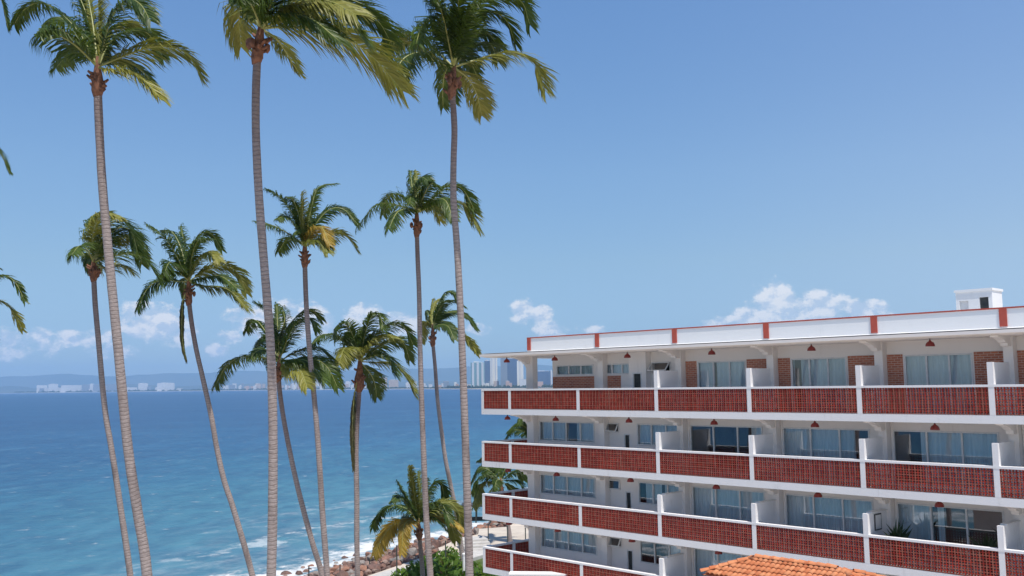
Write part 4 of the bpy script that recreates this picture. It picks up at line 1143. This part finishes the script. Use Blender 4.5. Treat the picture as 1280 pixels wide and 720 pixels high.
tower(646.5, 654.5, 451, 'cream', 'cream tower beside the hotel column across the bay', 1.03, fins=1)
tower(649.5, 661, 474, 'white', 'low white apartment block at the foot of the far towers', 1.02, 'apartment block', 'apartment_block', False)
tower(669, 689, 464, 'blue', 'wide grey blue slab block framed by the hotel column opening', 1.03, 'apartment block', 'apartment_block')
tower(688.5, 690.5, 463, 'white', 'thin white tower at the right end of the wide grey blue slab block', 1.025)
tower(672, 679, 477, 'pink', 'little orange house in front of the wide grey blue block', 1.015, 'house', 'house', False)
tower(369.5, 379, 471, 'grey', 'tall grey apartment block between two palm trunks across the bay', 1.05, 'apartment block', 'apartment_block')
tower(377.5, 379.8, 472, 'white', 'thin white tower beside the tall grey far block', 1.045)
tower(394.5, 405, 471, 'white', 'pale twin tower block just right of a palm trunk across the bay', 1.05, fins=2)
tower(415, 420, 475, 'white', 'stepped white hotel block left of the shaggy palm across the bay', 1.05, 'apartment block', 'apartment_block')
tower(432, 438, 477, 'white', 'small white block beside the shaggy palm trunk across the bay', 1.04, 'apartment block', 'apartment_block')
tower(475, 484, 472, 'tan', 'tan block with bright face right of the shaggy palm across the bay', 1.05, 'apartment block', 'apartment_block', fins=2)
tower(486, 498, 475, 'tan', 'lower tan block under the right hand fronds of the shaggy palm', 1.05, 'apartment block', 'apartment_block')
tower(552, 558, 480, 'white', 'low white block beside the small distant palm trunk across the bay', 1.04, 'apartment block', 'apartment_block', False)
tower(46.5, 58.5, 481.5, 'white', 'leftmost low white resort on the far shore', 1.02, 'resort', 'resort_building', False)
tower(61, 72, 480.2, 'white', 'white slab resort second from the left on the far shore', 1.02, 'resort', 'resort_building')
tower(77.5, 101, 481.5, 'white', 'long white resort left of the slender leaning trunk', 1.02, 'resort', 'resort_building', False)
tower(103, 112, 480.8, 'grey', 'greyish resort block just left of a bright white one', 1.02, 'resort', 'resort_building', False)
tower(112.5, 117, 479.8, 'white', 'narrow bright white resort block left of two crossing trunks', 1.018, 'resort', 'resort_building')
tower(117.5, 146, 480.5, 'grey', 'long grey resort block behind the two left trunks', 1.02, 'resort', 'resort_building', False)
tower(158, 171, 484.2, 'white', 'low flat white resort right of the tallest palm trunk', 1.02, 'resort', 'resort_building', False)
tower(173, 184.5, 479.2, 'white', 'tall boxy white resort in the open water gap', 1.02, 'resort', 'resort_building')
tower(197, 217.5, 478.8, 'white', 'twin winged white resort left of the s-curved palm', 1.02, 'resort', 'resort_building', fins=4)
rr = random.Random(11)
for i in range(26):
    x = rr.uniform(40, 225); wd_ = rr.uniform(3, 9)
    tower(x, x+wd_, rr.uniform(483, 486.5), rr.choice(('white','grey')), 'tiny low building in the hazy row of resorts on the left shore', rr.uniform(1.013, 1.05), 'building', 'town_building', rr.random() < .3, 'small buildings of the resort row')
small = []
for i in range(84):
    u = rr.random(); x = 274 + (470-274)*u if i < 56 else rr.uniform(500, 640)
    wd_ = rr.uniform(2.5, 7.5); top = 484.5 - .0105*(x-300) - abs(rr.gauss(0, 2.6)) - (1.2 if x < 330 or 350 < x < 365 else 0)
    mt_ = rr.choice(('white','white','white','tan','pink','cream','grey'))
    LB = {'white':'tiny white building in the hazy far town','tan':'tiny tan building in the hazy far town','pink':'tiny pinkish building in the hazy far town','cream':'tiny cream building in the hazy far town','grey':'tiny grey building in the hazy far town'}
    tower(x, x+wd_, top, mt_, LB[mt_], rr.uniform(1.013, 1.05), 'building', 'town_building', rr.random() < .4, 'small buildings of the far town')

M_hill = mat_noise('hill_forest', (.05, .07, .045), (.09, .10, .06), .0008, .95)
def hills(name, dist, x0, x1, hf, label, seed):
    b = MB(); n_ = 150; rows_ = 7
    for i in range(n_+1):
        px = x0 + (x1-x0)*i/n_; v = ray(px, 480); v = v/v.dot(FW); v.z = 0
        H_ = hf(px)/F*dist
        for j in range(rows_):
            u = j/(rows_-1); q = v*(dist*(.90 + .10*u))
            b.v.append((q.x, q.y, 2 + H_*(u**1.3)*(1 + .25*(1-u)*noise.noise(Vector((px*.03, u*3, seed)))))); b.tint.append(0)
    for i in range(n_):
        for j in range(rows_-1): b.face([i*rows_+j, (i+1)*rows_+j, (i+1)*rows_+j+1, i*rows_+j+1])
    tag(b.build(name, M_hill, smooth=True), kind='structure', label=label)
def ridge(px, seed, a): return noise.fractal(Vector((px*a, seed, 0)), 1.0, 2.0, 6)
hills('hills', 22500, -500, 1700, lambda px: 21.5 + 5.0*ridge(px, 3.3, .011) + (2 if px > 480 else 0), 'pale blue mountains far across the bay', 1)
hills('near_hills', 17000, -500, 1700, lambda px: 7.0 + 4.0*ridge(px, 9.1, .016), 'lower hazy foothills behind the far shore', 2)

# ------------------------------------------------------------------ air
b_ = MB(); b_.box(-20500, 20500, -250, 24400, -2, 620)
vm = bpy.data.materials.new('haze_air'); vm.use_nodes = True; t = NT(vm.node_tree); t.n.remove(t.n['Principled BSDF'])
pv = t.node('ShaderNodeVolumePrincipled'); pv.inputs['Color'].default_value = (.42, .68, 1.0, 1); pv.inputs['Density'].default_value = 6.0e-5; pv.inputs['Anisotropy'].default_value = 0.0
t.l.new(pv.outputs[0], t.n['Material Output'].inputs['Volume'])
tag(b_.build('haze', vm), 'pale blue air over the bay', kind='stuff')

# ------------------------------------------------------------------ render
SC.render.engine = 'CYCLES'
SC.cycles.use_denoising = True
SC.cycles.max_bounces = 8; SC.cycles.diffuse_bounces = 4; SC.cycles.glossy_bounces = 3; SC.cycles.transparent_max_bounces = 16; SC.cycles.transmission_bounces = 6; SC.cycles.volume_bounces = 1
SC.cycles.sample_clamp_indirect = 8
SC.view_settings.view_transform = 'Standard'; SC.view_settings.look = 'None'; SC.view_settings.exposure = 0.0; SC.view_settings.gamma = 1.0
